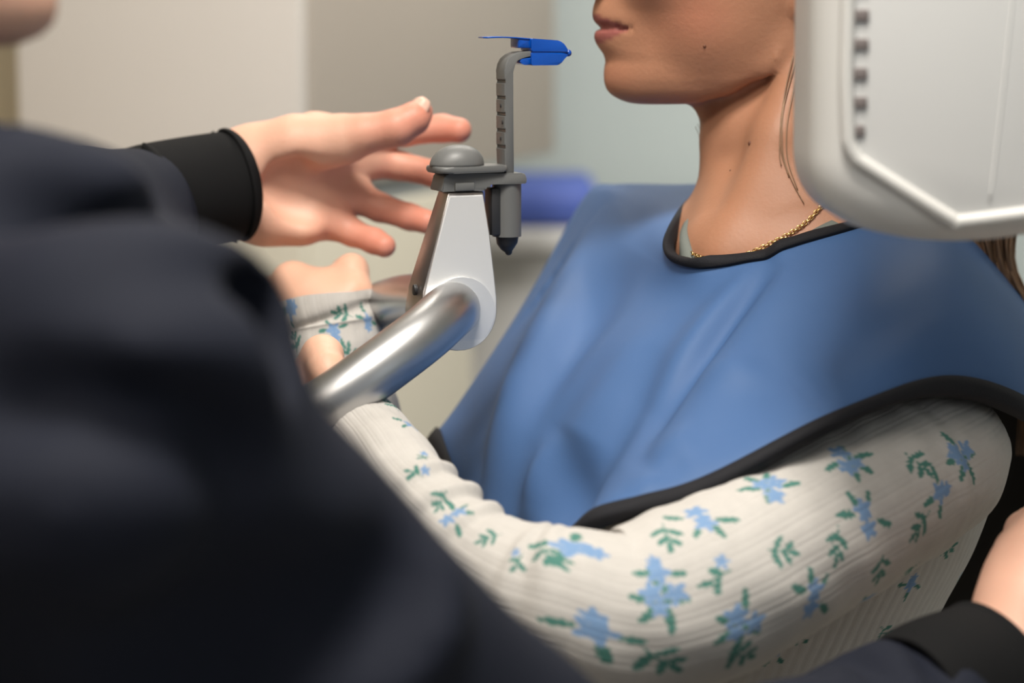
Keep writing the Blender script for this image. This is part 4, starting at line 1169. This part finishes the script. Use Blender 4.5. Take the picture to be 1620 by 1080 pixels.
# jacket
JF = Field((-.43, .66, .86), (.30, 1.62, 1.52), 0.0058)
sh = P(172, 735, .83); el = P(735, 1240, .965); el2 = P(950, 1370, 1.03); wr = P(1560, 1088, 1.215)
JF.cone(P(-330, 345, 1.0), P(-134, 582, .90), .060, .060, .015)
JF.cone(P(-134, 582, .90), sh, .060, .063, .015)
JF.cone(P(-260, 680, .98), P(-220, 1500, 1.0), .135, .130, .05)
JF.cone(P(-80, 760, .96), P(-40, 1500, .98), .115, .115, .05)
JF.cone(P(-220, 1500, 1.0), P(-200, 2000, 1.0), .135, .14, .04)
JF.cone(sh, el, .0655, .061, .02)
JF.cone(P(296, 625, .83), P(318, 670, .84), .029, .031, .02)
JF.cone(P(40, 800, .87), P(310, 960, .88), .065, .060, .04)
JF.cone(el, el2, .059, .056, .02)
JF.cone(el2, P(1240, 1262, 1.12), .056, .049, .03)
JF.cone(P(1240, 1262, 1.12), P(1395, 1180, 1.175), .049, .045, .02)
JF.cone(P(1395, 1180, 1.175), P(1455, 1142, 1.19), .0475, .045, .012)
# far (left) arm
JF.cone(P(-170, 380, 1.08), P(-60, 420, 1.24), .062, .056, .03)
JF.cone(P(-60, 420, 1.24), P(20, 400, 1.36), .056, .050, .02)
JF.cone(P(20, 400, 1.36), P(150, 345, 1.47), .048, .040, .02)
JF.cone(P(150, 342, 1.47), P(228, 326, 1.535), .038, .0365, .012)
JF.ell(P(118, 282, 1.45), (.016, .03, .017), None, .012)
JF.ell(P(200, 285, 1.50), (.012, .03, .018), None, .010)
JF.cone(P(150, 250, 1.44), P(168, 380, 1.44), .004, .004, .012, 'cut')
# soft creases: grooves and ridges laid on the cloth
def jl(line, r, k, mode='cut', lift=0.0, d0=.6, d1=1.6):
    pp = [q_ for q_ in (JF.hit(a, b, d0, d1, 0.0, .002, False) for a, b in line) if q_ is not None]
    cp = np.array([0, 0, CAMZ])
    pp = [p + (cp - p) / np.linalg.norm(cp - p) * lift for p in pp]
    return pp, r, k, mode
ops = []
ops.append(jl([(40, 275), (150, 335), (260, 395), (340, 430)], .016, .03, 'add', -.006))
ops.append(jl([(-20, 330), (100, 370), (240, 415), (330, 450)], .009, .03, 'cut', .004))
ops.append(jl([(-20, 470), (120, 490), (260, 480), (370, 480)], .016, .035, 'add', -.008))
ops.append(jl([(110, 590), (200, 570), (290, 545), (350, 520)], .010, .03, 'cut', .004))
ops.append(jl([(120, 640), (230, 620), (330, 605)], .016, .035, 'add', -.008))
ops.append(jl([(380, 480), (400, 515), (415, 560)], .010, .016, 'cut', .002))
ops.append(jl([(60, 700), (150, 728), (260, 735), (330, 735)], .013, .03, 'cut', .004))
ops.append(jl([(0, 820), (120, 800), (220, 780)], .015, .03, 'add', -.008))
ops.append(jl([(680, 930), (660, 985), (610, 1030), (500, 1045), (380, 1020)], .012, .02, 'add', -.007))
ops.append(jl([(640, 920), (590, 985), (480, 995), (370, 960)], .012, .03, 'cut', .005))
ops.append(jl([(200, 1060), (330, 1065), (430, 1090)], .013, .03, 'cut', .004))
for pp, r, k, mode in ops:
    for a, b in zip(pp[:-1], pp[1:]): JF.cone(a, b, r, r, k, mode, pad=.05)
# creases on the sleeve by the right cuff
for q in ([(1335, 1030), (1390, 1055), (1430, 1100)], [(1440, 1000), (1480, 1040), (1500, 1080)]):
    pp, r, k, mode = jl(q, .006, .012, 'cut', .002, .9, 1.4)
    for a, b in zip(pp[:-1], pp[1:]): JF.cone(a, b, r, r, k, mode, pad=.03)
jV, jQ = JF.mesh()
jk = np_mesh('jacket', jV, jQ, M['jacket'], tec)
sm = jk.modifiers.new('soften', 'SMOOTH'); sm.factor = .5; sm.iterations = 6
def cuff(name, pts, mtl, seg=64, n=50, wob=.0006, ry=1.0):
    path = catmull([P(a, b, c) for a, b, c, q in pts], n); rad = catmull([(q, 0, 0) for a, b, c, q in pts], n)[:, 0] / 1000
    T, N, B = frames(path); a = np.linspace(0, 2 * math.pi, seg, endpoint=False)
    V = path[:, None] + (rad[:, None] * (1 + .02 * np.sin(2 * a + 1)[None] + .01 * np.sin(np.linspace(0, 9, n))[:, None] * np.sin(3 * a)[None]))[..., None] * (np.cos(a)[None, :, None] * N[:, None] + ry * np.sin(a)[None, :, None] * B[:, None])
    I = np.arange(n * seg).reshape(n, seg)
    Q = np.stack([I[:-1], np.roll(I, -1, 1)[:-1], np.roll(I, -1, 1)[1:], I[1:]], -1).reshape(-1, 4)
    o = np_mesh(name, V.reshape(-1, 3), Q, mtl, jk)
    s_ = o.modifiers.new('t', 'SOLIDIFY'); s_.thickness = .003; s_.offset = -1
    return o
cuff('cuff', [(180, 330, 1.520, 34), (222, 324, 1.540, 37), (252, 317, 1.547, 37), (290, 309, 1.555, 36.5), (330, 301, 1.563, 36), (360, 295, 1.568, 35.5), (365, 294, 1.569, 34.5)], M['cuff_black'])
cuff('cuff', [(1440, 1132, 1.19, 40), (1480, 1114, 1.20, 43), (1540, 1090, 1.215, 42), (1585, 1066, 1.225, 39.5), (1602, 1046, 1.228, 37.5), (1606, 1038, 1.229, 36.5)], M['cuff_black'])
# legs below the frame
bm = bmesh.new()
for sy in (-.085, .085):
    hx, hy_ = P(-205, 1900, 1.0)[0], 1.0 + sy - .03
    a_, b_ = tube_data(catmull([[hx, hy_, .98], [hx, hy_, .82], [hx + .02, hy_, .50], [hx - .02, hy_, .09]], 24), np.interp(np.linspace(0, 1, 24), [0, .3, .6, 1], [.095, .092, .068, .058]), seg=28)
    bv = [bm.verts.new(v) for v in a_]
    for f in b_: bm.faces.new([bv[i] for i in f])
bm_obj('trousers', bm, M['trousers'], tec)
for sy in (-.085, .085):
    hx, hy_ = P(-205, 1900, 1.0)[0], 1.0 + sy - .03
    bm = bmesh.new(); bmesh.ops.create_uvsphere(bm, u_segments=24, v_segments=14, radius=1)
    for v in bm.verts:
        z = max(-.55, v.co.z)
        v.co = Vector((hx + v.co.x * .13 + .04, hy_ + v.co.y * .045 * (1 - .2 * v.co.x), .05 * (z + .55) * (1.2 - .5 * v.co.x)))
    bm_obj('shoe', bm, M['shoe'], tec)
